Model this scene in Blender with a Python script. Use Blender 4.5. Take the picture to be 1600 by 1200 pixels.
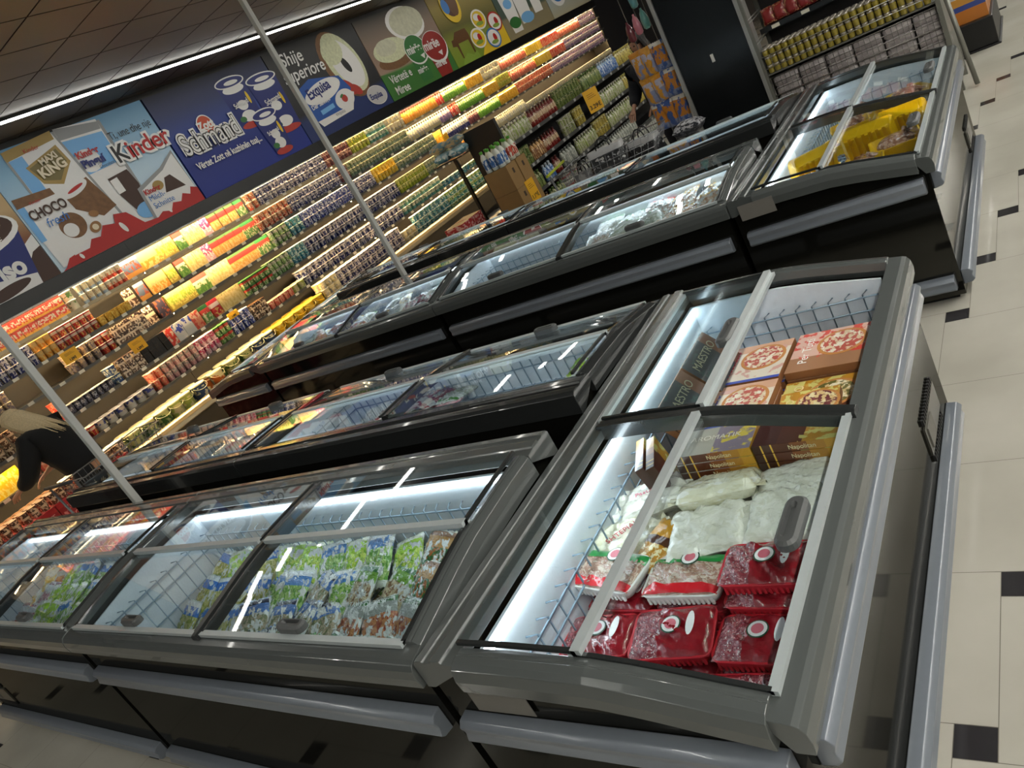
import bpy, math, random
from mathutils import Vector, Matrix
random.seed(7)
for o in list(bpy.data.objects): bpy.data.objects.remove(o, do_unlink=True)
SC = bpy.context.scene
COL = SC.collection
PI = math.pi

# ---------------------------------------------------------------- camera
CAM_Z = 2.114
cd = bpy.data.cameras.new('camera'); cam = bpy.data.objects.new('camera', cd); COL.objects.link(cam)
RX = Vector((0.7590217837, 0.4552636535, -0.4654255447))
RY = Vector((-0.1755313572, -0.5453021484, -0.8196549942))
RZ = Vector((-0.6269566767, 0.7038327733, -0.3339831624))
m = Matrix.Identity(4)
for i in range(3):
    m[i][0] = RX[i]; m[i][1] = -RY[i]; m[i][2] = -RZ[i]
m[2][3] = CAM_Z
cam.matrix_world = m
cd.sensor_width = 36.0; cd.sensor_fit = 'HORIZONTAL'; cd.lens = 1213.56 / 1600 * 36.0
cd.clip_start = 0.05; cd.clip_end = 100
SC.camera = cam
SC.view_settings.view_transform = 'Standard'; SC.view_settings.look = 'None'
SC.view_settings.gamma = 1.0; SC.view_settings.use_curve_mapping = False
SC.view_settings.exposure = 1.7

# ---------------------------------------------------------------- world
W = bpy.data.worlds.new('world'); SC.world = W; W.use_nodes = True
bg = W.node_tree.nodes['Background']; bg.inputs[0].default_value = (0.9, 0.95, 1.0, 1); bg.inputs[1].default_value = 0.03

# ---------------------------------------------------------------- helpers
def tag(o, label=None, cat=None, group=None, kind=None):
    if label: o['label'] = label
    if cat: o['category'] = cat
    if group: o['group'] = group
    if kind: o['kind'] = kind
    return o

def empty(name, loc=(0, 0, 0), rz=0.0, label=None, cat=None, group=None, kind=None):
    o = bpy.data.objects.new(name, None); COL.objects.link(o)
    o.location = loc; o.rotation_euler = (0, 0, rz); o.empty_display_size = 0.1
    return tag(o, label, cat, group, kind)

def srgb(h):
    if isinstance(h, str):
        h = h.lstrip('#'); h = [int(h[i:i+2], 16) / 255 for i in (0, 2, 4)]
        return tuple([c / 12.92 if c < .04045 else ((c + .055) / 1.055) ** 2.4 for c in h])
    return tuple(h[:3])

MATS = {}
def M(name, col, rough=.5, metal=0.0, var=.06, scale=30, coat=0.0, bump=0.0, bscale=60, spec=.5):
    if name in MATS: return MATS[name]
    c = srgb(col)
    mt = bpy.data.materials.new(name); mt.use_nodes = True; nt = mt.node_tree; b = nt.nodes['Principled BSDF']
    tc = nt.nodes.new('ShaderNodeTexCoord'); nz = nt.nodes.new('ShaderNodeTexNoise'); nz.inputs['Scale'].default_value = scale
    nt.links.new(tc.outputs['Object'], nz.inputs['Vector'])
    mx = nt.nodes.new('ShaderNodeMix'); mx.data_type = 'RGBA'
    mx.inputs[6].default_value = (*[x * (1 - var) for x in c], 1); mx.inputs[7].default_value = (*[min(1, x * (1 + var)) for x in c], 1)
    nt.links.new(nz.outputs[0], mx.inputs[0]); nt.links.new(mx.outputs[2], b.inputs['Base Color'])
    b.inputs['Roughness'].default_value = rough; b.inputs['Metallic'].default_value = metal
    b.inputs['Coat Weight'].default_value = coat; b.inputs['Specular IOR Level'].default_value = spec
    if bump:
        n2 = nt.nodes.new('ShaderNodeTexNoise'); n2.inputs['Scale'].default_value = bscale; n2.inputs['Detail'].default_value = 4
        nt.links.new(tc.outputs['Object'], n2.inputs['Vector'])
        bp = nt.nodes.new('ShaderNodeBump'); bp.inputs['Strength'].default_value = bump; bp.inputs['Distance'].default_value = .01
        nt.links.new(n2.outputs[0], bp.inputs['Height']); nt.links.new(bp.outputs[0], b.inputs['Normal'])
    MATS[name] = mt; return mt

def EM(name, col, s):
    if name in MATS: return MATS[name]
    mt = bpy.data.materials.new(name); mt.use_nodes = True; nt = mt.node_tree; nt.nodes.clear()
    e = nt.nodes.new('ShaderNodeEmission'); o = nt.nodes.new('ShaderNodeOutputMaterial')
    e.inputs[0].default_value = (*srgb(col), 1); e.inputs[1].default_value = s
    nt.links.new(e.outputs[0], o.inputs[0]); MATS[name] = mt; return mt

def GLASS(name, tint=(.93, .97, .98), refl=1.0):
    if name in MATS: return MATS[name]
    mt = bpy.data.materials.new(name); mt.use_nodes = True; nt = mt.node_tree; nt.nodes.clear()
    o = nt.nodes.new('ShaderNodeOutputMaterial'); t = nt.nodes.new('ShaderNodeBsdfTransparent'); g = nt.nodes.new('ShaderNodeBsdfGlossy')
    lw = nt.nodes.new('ShaderNodeLayerWeight'); lw.inputs[0].default_value = .5
    pw = nt.nodes.new('ShaderNodeMath'); pw.operation = 'POWER'; pw.inputs[1].default_value = 5.0; nt.links.new(lw.outputs['Facing'], pw.inputs[0])
    mm = nt.nodes.new('ShaderNodeMath'); mm.operation = 'MULTIPLY_ADD'; mm.inputs[1].default_value = .9*refl; mm.inputs[2].default_value = .045*refl; mm.use_clamp = True
    nt.links.new(pw.outputs[0], mm.inputs[0])
    t.inputs[0].default_value = (*tint, 1); g.inputs['Roughness'].default_value = .015; g.inputs['Color'].default_value = (1, 1, 1, 1)
    mx = nt.nodes.new('ShaderNodeMixShader'); nt.links.new(mm.outputs[0], mx.inputs[0])
    nt.links.new(t.outputs[0], mx.inputs[1]); nt.links.new(g.outputs[0], mx.inputs[2]); nt.links.new(mx.outputs[0], o.inputs[0])
    MATS[name] = mt; return mt

def PACK(name, stops, blob=None, axis=2, rough=.35, coat=.3, bump=0.0, bscale=25, film=None, blob2=None, attr=False):
    """printed packaging: constant colour bands along one axis of the object's own box, plus printed blobs
    blob=(colour, scale, amount, lo, hi) only between lo..hi along the axis"""
    if name in MATS: return MATS[name]
    mt = bpy.data.materials.new(name); mt.use_nodes = True; nt = mt.node_tree; b = nt.nodes['Principled BSDF']; L = nt.links.new
    tc = nt.nodes.new('ShaderNodeTexCoord'); sp = nt.nodes.new('ShaderNodeSeparateXYZ')
    gen = tc.outputs['Generated']
    if attr:
        at = nt.nodes.new('ShaderNodeAttribute'); at.attribute_name = 'pk'; gen = at.outputs['Vector']
    L(gen, sp.inputs[0])
    cr = nt.nodes.new('ShaderNodeValToRGB'); cr.color_ramp.interpolation = 'CONSTANT'
    els = cr.color_ramp.elements
    els[0].position = 0; els[0].color = (*srgb(stops[0][1]), 1)
    if len(stops) > 1: els[1].position = stops[1][0]; els[1].color = (*srgb(stops[1][1]), 1)
    else: els.remove(els[1])
    for p, c in stops[2:]:
        e = els.new(p); e.color = (*srgb(c), 1)
    L(sp.outputs[axis], cr.inputs[0]); out = cr.outputs[0]
    for bl in (blob, blob2):
        if not bl: continue
        c, sc_, am, lo, hi = bl
        vz = nt.nodes.new('ShaderNodeTexNoise'); vz.inputs['Scale'].default_value = sc_; vz.inputs['Detail'].default_value = 3
        oi = nt.nodes.new('ShaderNodeObjectInfo'); ad = nt.nodes.new('ShaderNodeVectorMath'); ad.operation = 'ADD'
        L(gen, ad.inputs[0]); L(oi.outputs['Random'], ad.inputs[1]); L(ad.outputs[0], vz.inputs['Vector'])
        if bl is blob2: ad.operation = 'SUBTRACT'
        r = nt.nodes.new('ShaderNodeMapRange'); r.inputs[1].default_value = .62 - am * .3; r.inputs[2].default_value = .66 - am * .3
        L(vz.outputs[0], r.inputs[0])
        g1 = nt.nodes.new('ShaderNodeMath'); g1.operation = 'GREATER_THAN'; g1.inputs[1].default_value = lo; L(sp.outputs[axis], g1.inputs[0])
        g2 = nt.nodes.new('ShaderNodeMath'); g2.operation = 'LESS_THAN'; g2.inputs[1].default_value = hi; L(sp.outputs[axis], g2.inputs[0])
        a = nt.nodes.new('ShaderNodeMath'); a.operation = 'MULTIPLY'; L(g1.outputs[0], a.inputs[0]); L(g2.outputs[0], a.inputs[1])
        a2 = nt.nodes.new('ShaderNodeMath'); a2.operation = 'MULTIPLY'; L(a.outputs[0], a2.inputs[0]); L(r.outputs[0], a2.inputs[1])
        mx = nt.nodes.new('ShaderNodeMix'); mx.data_type = 'RGBA'; L(a2.outputs[0], mx.inputs[0]); L(out, mx.inputs[6]); mx.inputs[7].default_value = (*srgb(c), 1)
        out = mx.outputs[2]
    L(out, b.inputs['Base Color']); b.inputs['Roughness'].default_value = rough; b.inputs['Coat Weight'].default_value = coat; b.inputs['Coat Roughness'].default_value = .12
    if bump:
        n2 = nt.nodes.new('ShaderNodeTexNoise'); n2.inputs['Scale'].default_value = bscale; n2.inputs['Detail'].default_value = 5; n2.inputs['Distortion'].default_value = 1.5
        L(tc.outputs['Object'], n2.inputs['Vector'])
        bp = nt.nodes.new('ShaderNodeBump'); bp.inputs['Strength'].default_value = bump; bp.inputs['Distance'].default_value = .015
        L(n2.outputs[0], bp.inputs['Height']); L(bp.outputs[0], b.inputs['Normal']); L(bp.outputs[0], b.inputs['Coat Normal'])
    MATS[name] = mt; return mt

class MB:
    def __init__(s): s.v = []; s.f = []; s.mi = []; s.sm = []
    def face(s, idx, mi=0, sm=False): s.f.append(tuple(idx)); s.mi.append(mi); s.sm.append(sm)
    def box(s, x0, y0, z0, x1, y1, z1, mi=0):
        if x0 > x1: x0, x1 = x1, x0
        if y0 > y1: y0, y1 = y1, y0
        if z0 > z1: z0, z1 = z1, z0
        n = len(s.v); s.v += [(x0,y0,z0),(x1,y0,z0),(x1,y1,z0),(x0,y1,z0),(x0,y0,z1),(x1,y0,z1),(x1,y1,z1),(x0,y1,z1)]
        for q in ((0,3,2,1),(4,5,6,7),(0,1,5,4),(1,2,6,5),(2,3,7,6),(3,0,4,7)): s.face([n+i for i in q], mi)
        return s
    def rings(s, rings, mi=0, sm=True, closed=True, caps=True):
        """list of rings (equal point counts) joined; rings run round counter-clockwise seen from the far end"""
        n = len(s.v); k = len(rings[0])
        for r in rings: s.v += [tuple(p) for p in r]
        for i in range(len(rings) - 1):
            for j in range(k if closed else k - 1):
                a = n + i*k + j; b = n + i*k + (j+1) % k
                s.face((a, b, b + k, a + k), mi, sm)
        if caps and closed:
            s.face([n + j for j in range(k)][::-1], mi); s.face([n + (len(rings)-1)*k + j for j in range(k)], mi)
        return s
    def prism(s, poly, ax, t0, t1, mi=0, sm=False):
        """poly in the two other axes (cyclic order), extruded along ax"""
        def P(a, b, t): return ((t, a, b), (a, t, b), (a, b, t))[ax]
        return s.rings([[P(a, b, t0) for a, b in poly], [P(a, b, t1) for a, b in poly]], mi, sm)
    def tube(s, pts, r, n=6, mi=0, sm=True):
        pts = [Vector(p) for p in pts]; R = []
        for i, p in enumerate(pts):
            d = (pts[min(i+1, len(pts)-1)] - pts[max(i-1, 0)]).normalized()
            u = d.cross(Vector((0, 0, 1)) if abs(d.z) < .9 else Vector((1, 0, 0))).normalized(); w = u.cross(d)
            rr = r[i] if isinstance(r, (list, tuple)) else r
            R.append([p + rr*(math.cos(2*PI*k/n + PI/n)*u + math.sin(2*PI*k/n + PI/n)*w) for k in range(n)])
        return s.rings(R, mi, sm)
    def lathe(s, prof, n=12, cx=0, cy=0, mi=0, sm=True, mis=None, sx=1, sy=1):
        b = len(s.v)
        for r, z in prof:
            for k in range(n): s.v.append((cx + sx*r*math.cos(2*PI*k/n), cy + sy*r*math.sin(2*PI*k/n), z))
        for i in range(len(prof) - 1):
            for k in range(n):
                s.face((b+i*n+k, b+i*n+(k+1) % n, b+(i+1)*n+(k+1) % n, b+(i+1)*n+k), mis[i] if mis else mi, sm)
        s.face([b+k for k in range(n)][::-1], mis[0] if mis else mi); s.face([b+(len(prof)-1)*n+k for k in range(n)], mis[-1] if mis else mi)
        return s
    def grid(s, fn, nu, nv, mi=0, sm=True):
        b = len(s.v)
        for i in range(nu + 1):
            for j in range(nv + 1): s.v.append(tuple(fn(i/nu, j/nv)))
        for i in range(nu):
            for j in range(nv):
                a = b + i*(nv+1) + j; s.face((a, a+nv+1, a+nv+2, a+1), mi, sm)
        return s
    def mesh(s, name, mats):
        me = bpy.data.meshes.new(name); me.from_pydata([tuple(p) for p in s.v], [], s.f)
        for mt in (mats if isinstance(mats, (list, tuple)) else [mats]): me.materials.append(mt)
        me.polygons.foreach_set('material_index', s.mi); me.polygons.foreach_set('use_smooth', s.sm); me.update(); return me
    def build(s, name, mats, parent=None, loc=None, bevel=0):
        o = bpy.data.objects.new(name, s.mesh(name, mats)); COL.objects.link(o)
        if parent: o.parent = parent
        if loc: o.location = loc
        if bevel:
            b = o.modifiers.new('bevel', 'BEVEL'); b.width = bevel; b.segments = 2; b.limit_method = 'ANGLE'; b.angle_limit = .6
        return o

def mesh_obj(name, me, parent=None, loc=(0, 0, 0), rot=(0, 0, 0)):
    o = bpy.data.objects.new(name, me); COL.objects.link(o); o.location = loc; o.rotation_euler = rot
    if parent: o.parent = parent
    return o

def copy_tree(o, parent=None):
    c = o.copy(); COL.objects.link(c); c.parent = parent
    for ch in list(o.children): copy_tree(ch, c)
    return c

def TEXT(txt, parent, loc, rot, size, mat, name='lettering', ext=.002, shear=0, sx=1.0, align='LEFT', bold=0.0):
    cu = bpy.data.curves.new(name, 'FONT'); cu.body = txt; cu.size = size; cu.extrude = ext; cu.shear = shear; cu.align_x = align; cu.offset = bold
    cu.materials.append(mat); t = bpy.data.objects.new(name, cu)
    me = bpy.data.meshes.new_from_object(t); bpy.data.objects.remove(t, do_unlink=True)
    o = bpy.data.objects.new(name, me); COL.objects.link(o); o.parent = parent; o.location = loc; o.rotation_euler = rot; o.scale = (sx, 1, 1)
    return o
# ---------------------------------------------------------------- room
CEIL = 4.05
X0, X1, Y0, Y1 = -9.8, 7.0, -6.0, 24.0
def struct(name, mb, mats, bevel=0): return tag(mb.build(name, mats, bevel=bevel), kind='structure')

# ceiling light lines (glowing strips; two are added, unseen fill)
def light_line(x, y0, y1, s, label, n=1):
    r = empty('linear_ceiling_light', (x, (y0+y1)/2, CEIL), 0, label, 'ceiling light')
    h = (y1-y0)/2
    MB().box(-.035, -h, -.03, .035, h, 0).build('lamp_housing', M('lamp_housing', '#222222', .5), r)
    k = max(1, round((y1-y0)/3.4)); d = 2*h/k
    mb = MB()
    for i in range(k): mb.box(-.03, -h+i*d+.01, -.042, .03, -h+(i+1)*d-.01, -.031)
    mb.build('light_strip', EM('led_%g' % s, (1.0, .98, .90), s), r)
light_line(-8.2, 1.6, 20, 5, 'long white light line on the dark ceiling in front of the posters')
light_line(1.3, -5, 20, 36, 'long white light line over the tiled right-hand aisle')
light_line(-4.3, 8.0, 14.0, 9, 'white light line over the aisle of the black sauce shelves')  # unseen fill, added to brighten the sauce shelves
light_line(-2.6, -5.5, -1.0, 16, 'white light line over the aisle behind the photographer')
light_line(-6.6, -5.5, -.6, 22, 'white light line over the front aisle left of the photographer')  # unseen fill, added to lift the dark floor of the front aisle
light_line(4.4, -5, 20, 30, 'white light line far right of the freezers')

# floor: big beige tiles with small black squares set in a pinwheel pattern
def make_floor():
    a, b = .6, .1098; ox, oy = -.5996, 1.4901; g = .0012
    mb = MB(); mb.box(X0, Y0, -.06, X1, Y1, -.0015, 2)
    def quad(x0, y0, w, mi):
        x1 = min(x0+w-g, X1); y1 = min(y0+w-g, Y1); x0 = max(x0+g, X0); y0 = max(y0+g, Y0)
        if x1 <= x0 or y1 <= y0: return
        n = len(mb.v); mb.v += [(x0,y0,0),(x1,y0,0),(x1,y1,0),(x0,y1,0)]; mb.face((n,n+1,n+2,n+3), mi)
    for i in range(-60, 60):
        for j in range(-60, 60):
            x = ox + i*b + j*a; y = oy + i*a - j*b
            if x < X0-1 or x > X1 or y < Y0-1 or y > Y1: continue
            quad(x, y, b, 1); quad(x+b, y, a, 0)
    return mb
def tile_mat():
    mt = bpy.data.materials.new('polished_beige_tile'); mt.use_nodes = True; nt = mt.node_tree; b = nt.nodes['Principled BSDF']
    tc = nt.nodes.new('ShaderNodeTexCoord'); n = nt.nodes.new('ShaderNodeTexNoise'); n.inputs['Scale'].default_value = 1.3; n.inputs['Detail'].default_value = 5
    nt.links.new(tc.outputs['Object'], n.inputs[0]); r = nt.nodes.new('ShaderNodeValToRGB')
    r.color_ramp.elements[0].position = .35; r.color_ramp.elements[0].color = (*srgb('#aaa69b'), 1)
    r.color_ramp.elements[1].position = .65; r.color_ramp.elements[1].color = (*srgb('#b9b5aa'), 1)
    nt.links.new(n.outputs[0], r.inputs[0]); nt.links.new(r.outputs[0], b.inputs['Base Color'])
    n2 = nt.nodes.new('ShaderNodeTexNoise'); n2.inputs['Scale'].default_value = 3; nt.links.new(tc.outputs['Object'], n2.inputs[0])
    mr = nt.nodes.new('ShaderNodeMapRange'); mr.inputs[3].default_value = .09; mr.inputs[4].default_value = .2
    nt.links.new(n2.outputs[0], mr.inputs[0]); nt.links.new(mr.outputs[0], b.inputs['Roughness']); return mt
struct('floor', make_floor(), [tile_mat(), M('black_tile', '#302e30', .15), M('grout', '#6b675c', .8)])

# ceiling: dark suspended square tiles with pale seams
mb = MB(); mb.box(X0, Y0, CEIL+.02, X1, Y1, CEIL+.06, 1)
p = .66
i = 0
x = -7.05 - 30*p
while x < X1:
    y = 4.47 - 30*p
    while y < Y1:
        xa, xb, ya, yb = max(x+.008, X0), min(x+p-.008, X1), max(y+.008, Y0), min(y+p-.008, Y1)
        if xb > xa and yb > ya: mb.box(xa, ya, CEIL, xb, yb, CEIL+.015, 0)
        y += p
    x += p
struct('ceiling', mb, [M('ceiling_tile', '#221d1a', .45), M('ceiling_seam', '#6d675c', .5)])
wm = M('wall_dark_paint', '#26262a', .6); wl = M('wall_light_paint', '#8f8c84', .6)
struct('wall_left', MB().box(X0-.1, Y0, 0, X0, Y1, CEIL), wm)
struct('wall_far', MB().box(X0, Y1, 0, X1, Y1+.1, CEIL), wm)
struct('wall_right', MB().box(X1, Y0, 0, X1+.1, Y1, CEIL), wl)
struct('wall_near', MB().box(X0, Y0-.1, 0, X1, Y0, CEIL), wm)
# ---------------------------------------------------------------- glass-topped freezers
G_T = [(0, 0), (.1, .2), (.21, .42), (.33, .67), (.46, .86), (.7, .97), (1, 1.0)]
def gcurve(t):
    t = max(0, min(1, t))
    for (a, p), (b, q) in zip(G_T, G_T[1:]):
        if t <= b: return p + (q-p)*(t-a)/(b-a)
    return 1.0
FRAME = M('freezer_frame_grey', '#565a59', .2, .15, coat=.4, var=.03)
FRAMED = M('freezer_frame_dark', '#2c2e2e', .22, .15, coat=.4, var=.03)
def GLOSSBODY(name):
    mt = bpy.data.materials.new(name); mt.use_nodes = True; nt = mt.node_tree; nt.nodes.clear(); L = nt.links.new
    o = nt.nodes.new('ShaderNodeOutputMaterial'); d = nt.nodes.new('ShaderNodeBsdfDiffuse'); g = nt.nodes.new('ShaderNodeBsdfGlossy'); mx = nt.nodes.new('ShaderNodeMixShader')
    tc = nt.nodes.new('ShaderNodeTexCoord'); nz = nt.nodes.new('ShaderNodeTexNoise'); nz.inputs['Scale'].default_value = 3; L(tc.outputs['Object'], nz.inputs['Vector'])
    mr = nt.nodes.new('ShaderNodeMapRange'); mr.inputs[3].default_value = .05; mr.inputs[4].default_value = .09; L(nz.outputs[0], mr.inputs[0]); L(mr.outputs[0], g.inputs['Roughness'])
    d.inputs[0].default_value = (.006, .006, .005, 1); g.inputs[0].default_value = (.95, .93, .86, 1)
    lw = nt.nodes.new('ShaderNodeLayerWeight'); lw.inputs[0].default_value = .5
    pw = nt.nodes.new('ShaderNodeMath'); pw.operation = 'POWER'; pw.inputs[1].default_value = 9.0; L(lw.outputs['Facing'], pw.inputs[0])
    ma = nt.nodes.new('ShaderNodeMath'); ma.operation = 'MULTIPLY_ADD'; ma.inputs[1].default_value = .6; ma.inputs[2].default_value = .05; L(pw.outputs[0], ma.inputs[0])
    L(ma.outputs[0], mx.inputs[0]); L(d.outputs[0], mx.inputs[1]); L(g.outputs[0], mx.inputs[2]); L(mx.outputs[0], o.inputs[0]); return mt
BODY = GLOSSBODY('freezer_body_gloss_black')
LINER = M('freezer_liner_white', '#d5dde4', .35, 0, bump=.15, bscale=90)
LINERG = M('freezer_liner_grey', '#8f979c', .4)
BUMP = M('bumper_grey_blue', '#757b84', .28, .15, coat=.3)
RAIL = M('lid_rail_silver', '#b4bcbd', .3, .2)
RUBBER = M('black_rubber', '#151515', .6)
WIRE = M('basket_wire_blue_grey', '#8ea2b2', .4, .2)
GL = GLASS('lid_glass')
HAND = M('lid_handle_grey', '#4c4e4e', .4)
STICK = M('sticker_paper', '#6d6a64', .6)
def capsule(cx, cy, hx, hy, n=8):
    r = min(hx, hy); pts = []
    dx, dy = hx-r, hy-r
    for k, (sx, sy) in enumerate(((1, 1), (-1, 1), (-1, -1), (1, -1))):
        for i in range(n//2+1):
            a = PI/2*k + PI/2*i/(n//2); pts.append((cx+sx*dx+r*math.cos(a), cy+sy*dy+r*math.sin(a)))
    return pts
def bumper_profile(sgn, at, z0, z1, d):
    zc = (z0+z1)/2
    return [(at, z0), (at+sgn*d*.75, z0+.006), (at+sgn*d, z0+.02), (at+sgn*d*.86, zc-.004), (at+sgn*d*.86, zc+.004), (at+sgn*d, z1-.02), (at+sgn*d*.7, z1-.003), (at, z1)]
def freezer(label, loc, rot, L, Wd, zf, zb, ends=(True, True), group=None, lids=((0, 0), (0, 0)), frame=None, hpos=.5, cap=False, vent=None, floor=None, fill_lamp=7):
    fr = frame or FRAME
    R = empty('chest_freezer', loc, rot, label, 'freezer', group)
    pz = lambda w: zf + (zb-zf)*gcurve(w/Wd)
    NW = 14
    # outer panels
    mb = MB(); o = .022
    mb.box(o, o, .03, L-o, .075, zf-.06)
    mb.box(o, Wd-.075, .03, L-o, Wd-.01, zb-.06)
    for u0, u1 in ((o, .075), (L-.075, L-o)):
        rg = []
        for i in range(NW+1):
            w = .075 + (Wd-.15)*i/NW; rg.append([(u0, w, .03), (u1, w, .03), (u1, w, pz(w)-.06), (u0, w, pz(w)-.06)])
        mb.rings(rg, sm=False)
    mb.box(.07, .07, .03, L-.07, Wd-.07, .3)
    mb.build('cabinet_body', BODY, R)
    # liner: white tub
    mb = MB(); a0, a1, b0, b1 = .077, L-.077, .077, Wd-.148
    mb.box(a0, b0, .302, a1, b1, .32)
    mb.box(a0, b0, .32, a1, b0+.012, zf-.05); mb.box(a0, b1-.012, .32, a1, b1, pz(b1)-.05)
    for u0, u1 in ((a0, a0+.012), (a1-.012, a1)):
        rg = []
        for i in range(NW+1):
            w = b0+.012 + (b1-b0-.024)*i/NW; rg.append([(u0, w, .32), (u1, w, .32), (u1, w, pz(w)-.05), (u0, w, pz(w)-.05)])
        mb.rings(rg, sm=False)
    mb.build('inner_liner', LINER, R)
    # rim frame
    mb = MB()
    zz = zf
    mb.prism([(-.012, zz-.085), (-.016, zz-.05), (-.012, zz-.022), (-.002, zz-.006), (.012, zz), (.06, zz+.008), (.06, zz-.03), (.03, zz-.085)][::-1], 0, 0, L, sm=False)
    zz = zb; bw = .15
    mb.prism([(Wd-bw, zz-.03), (Wd-bw, pz(Wd-bw)+.002), (Wd-.115, zz+.004), (Wd-.11, zz+.012), (Wd-.075, zz+.014), (Wd-.07, zz+.004), (Wd-.045, zz+.004), (Wd-.04, zz+.01), (Wd-.012, zz+.008), (Wd, zz-.005), (Wd, zz-.09), (Wd-.03, zz-.09)][::-1], 0, 0, L, sm=False)
    for k, (ua, s) in enumerate(((0, 1), (L, -1))):
        ex = ends[k]; rg = []
        out = -.012 if ex else 0.0
        for i in range(NW+3):
            w = .058 + (Wd-bw-.056)*i/(NW+2); z = pz(w)+.006
            P = [(out, z-.088), (out-.004 if ex else 0, z-.045), (out+.004, z-.012), (out+.02, z-.001), (.03, z+.003), (.036, z-.001), (.042, z+.003), (.06, z), (.06, z-.035), (.03, z-.085)]
            pts = [(ua+s*p, w, q) for p, q in P]
            rg.append(pts if s < 0 else pts[::-1])
        mb.rings(rg, sm=False)
    mb.build('rim_frame', fr, R, bevel=.002)
    # centre divider over the curved top
    mb = MB(); c = L/2; rg = []
    for i in range(NW+3):
        w = .03 + (Wd-bw-.02)*i/(NW+2); z = pz(w)+.012
        rg.append([(c-.024, w, z), (c-.024, w, z-.05), (c+.024, w, z-.05), (c+.024, w, z), (c+.012, w, z+.008), (c-.012, w, z+.008)][::-1])
    mb.rings(rg, sm=False).build('centre_divider', FRAMED, R, bevel=.0015)
    # bumpers
    def bump(z0, z1, d, nm):
        q = MB().prism(bumper_profile(-1, .022, z0, z1, d), 0, .05, L-.05, sm=True); q.build(nm, BUMP, R, bevel=.004)
        for k, (ua, s) in enumerate(((0, -1), (L, 1))):
            if ends[k]:
                at = ua - s*.022
                MB().prism(bumper_profile(s, at, z0, z1, d), 1, .05, Wd-.05, sm=True).build(nm, BUMP, R, bevel=.004)
    bump(.625, .715, .05, 'upper_bumper')
    bump(.07, .155, .055, 'lower_bumper')
    MB().box(.06, .06, 0, L-.06, Wd-.06, .03).build('plinth', RUBBER, R)
    # lamp along the high edge
    r = MB().tube([(.1, b1-.02, pz(b1)-.07), (L-.1, b1-.02, pz(b1)-.07)], .0075, 8)
    r.build('lamp_tube', EM('freezer_lamp_%g' % fill_lamp, (.86, .95, 1.0), fill_lamp), R)
    # wire basket
    mb = MB(); t = .0034
    zlo, ztop = .345, zf-.075
    e0, e1, f0, f1 = a0+.05, a1-.05, b0+.018, b1-.05
    for z in (ztop, ztop-.06, ztop-.17, zlo+.12):
        for A, B in (((e0, f0), (e1, f0)), ((e0, f1), (e1, f1)), ((e0, f0), (e0, f1)), ((e1, f0), (e1, f1))):
            mb.tube([(*A, z), (*B, z)], t*1.25, 4)
    n = int((e1-e0)/.065)
    for i in range(n+1):
        u = e0 + (e1-e0)*i/n
        for f, wl_ in ((f0, b0+.013), (f1, b1-.014)):
            mb.tube([(u-.012, wl_, ztop+.012), (u, f, ztop+.012), (u, f, zlo)], t, 4)
    n = int((f1-f0)/.065)
    for i in range(n+1):
        w = f0 + (f1-f0)*i/n
        for e, wl_ in ((e0, a0+.014), (e1, a1-.014)):
            mb.tube([(wl_, w-.012, ztop+.012), (e, w, ztop+.012), (e, w, zlo)], t, 4)
    if floor:
        n = int((e1-e0)/.07)
        for i in range(n+1):
            u = e0 + (e1-e0)*i/n; mb.tube([(u, f0, floor-.003), (u, f1, floor-.003)], t, 4)
        n = int((f1-f0)/.07)
        for i in range(n+1):
            w = f0 + (f1-f0)*i/n; mb.tube([(e0, w, floor-.009), (e1, w, floor-.009)], t, 4)
    mb.build('wire_basket', WIRE, R)
    # sliding lids
    wm_ = .5*Wd
    for h in range(2):
        ua, ub = (.058, L/2-.022) if h == 0 else (L/2+.022, L-.058)
        for lv in range(2):
            wa, wb = (.05, wm_) if lv == 0 else (wm_-.012, Wd-bw+.01)
            if lids[h][lv] is None: continue
            sh = lids[h][lv]; wa += sh; wb = min(wb+sh, Wd-bw+.015)
            dz = .004 if lv == 0 else .016
            rg = []; n = 8
            for i in range(n+1):
                w = wa + (wb-wa)*i/n; z = pz(w)+dz
                rg.append([(ua, w, z), (ub, w, z), (ub, w, z+.005), (ua, w, z+.005)])
            lid = MB().rings(rg, sm=False).build('sliding_lid', GL, R)
            fm = MB()
            we = wb if lv == 0 else wa
            z = pz(we)+dz
            fm.box(ua, we-.014, z-.006, ub, we+.014, z+.012, 0)
            if lv == 0: fm.box(ua, wa-.01, pz(wa)+dz-.004, ub, wa+.014, pz(wa)+dz+.01, 0)
            for uu in (ua, ub-.012):
                rg = []
                for i in range(n+1):
                    w = wa + (wb-wa)*i/n; q = pz(w)+dz
                    rg.append([(uu, w, q-.002), (uu+.012, w, q-.002), (uu+.012, w, q+.009), (uu, w, q+.009)])
                fm.rings(rg, 1, sm=False)
            fm.build('lid_rail', [RAIL, FRAMED], lid)
            if lv == 0:
                uc = ua + (ub-ua)*(hpos if lv == 0 else .5)
                if cap: wc = wa + .055; hu, hw = .095, .03
                else: wc = wa + .035; hu, hw = .07, .024
                z = pz(wc)+dz+.005
                mb = MB(); A = capsule(uc, wc, hu, hw); B = capsule(uc, wc, hu*.9, hw*.7); C = capsule(uc, wc+.004, hu*.7, hw*.35); D = capsule(uc, wc+.006, hu*.6, hw*.22)
                mb.rings([[(x, y, z) for x, y in A], [(x, y, z+.02) for x, y in A], [(x, y, z+.028) for x, y in B], [(x, y, z+.028) for x, y in C], [(x, y, z+.014) for x, y in D]], sm=False)
                mb.build('lid_handle', HAND, lid)
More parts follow.
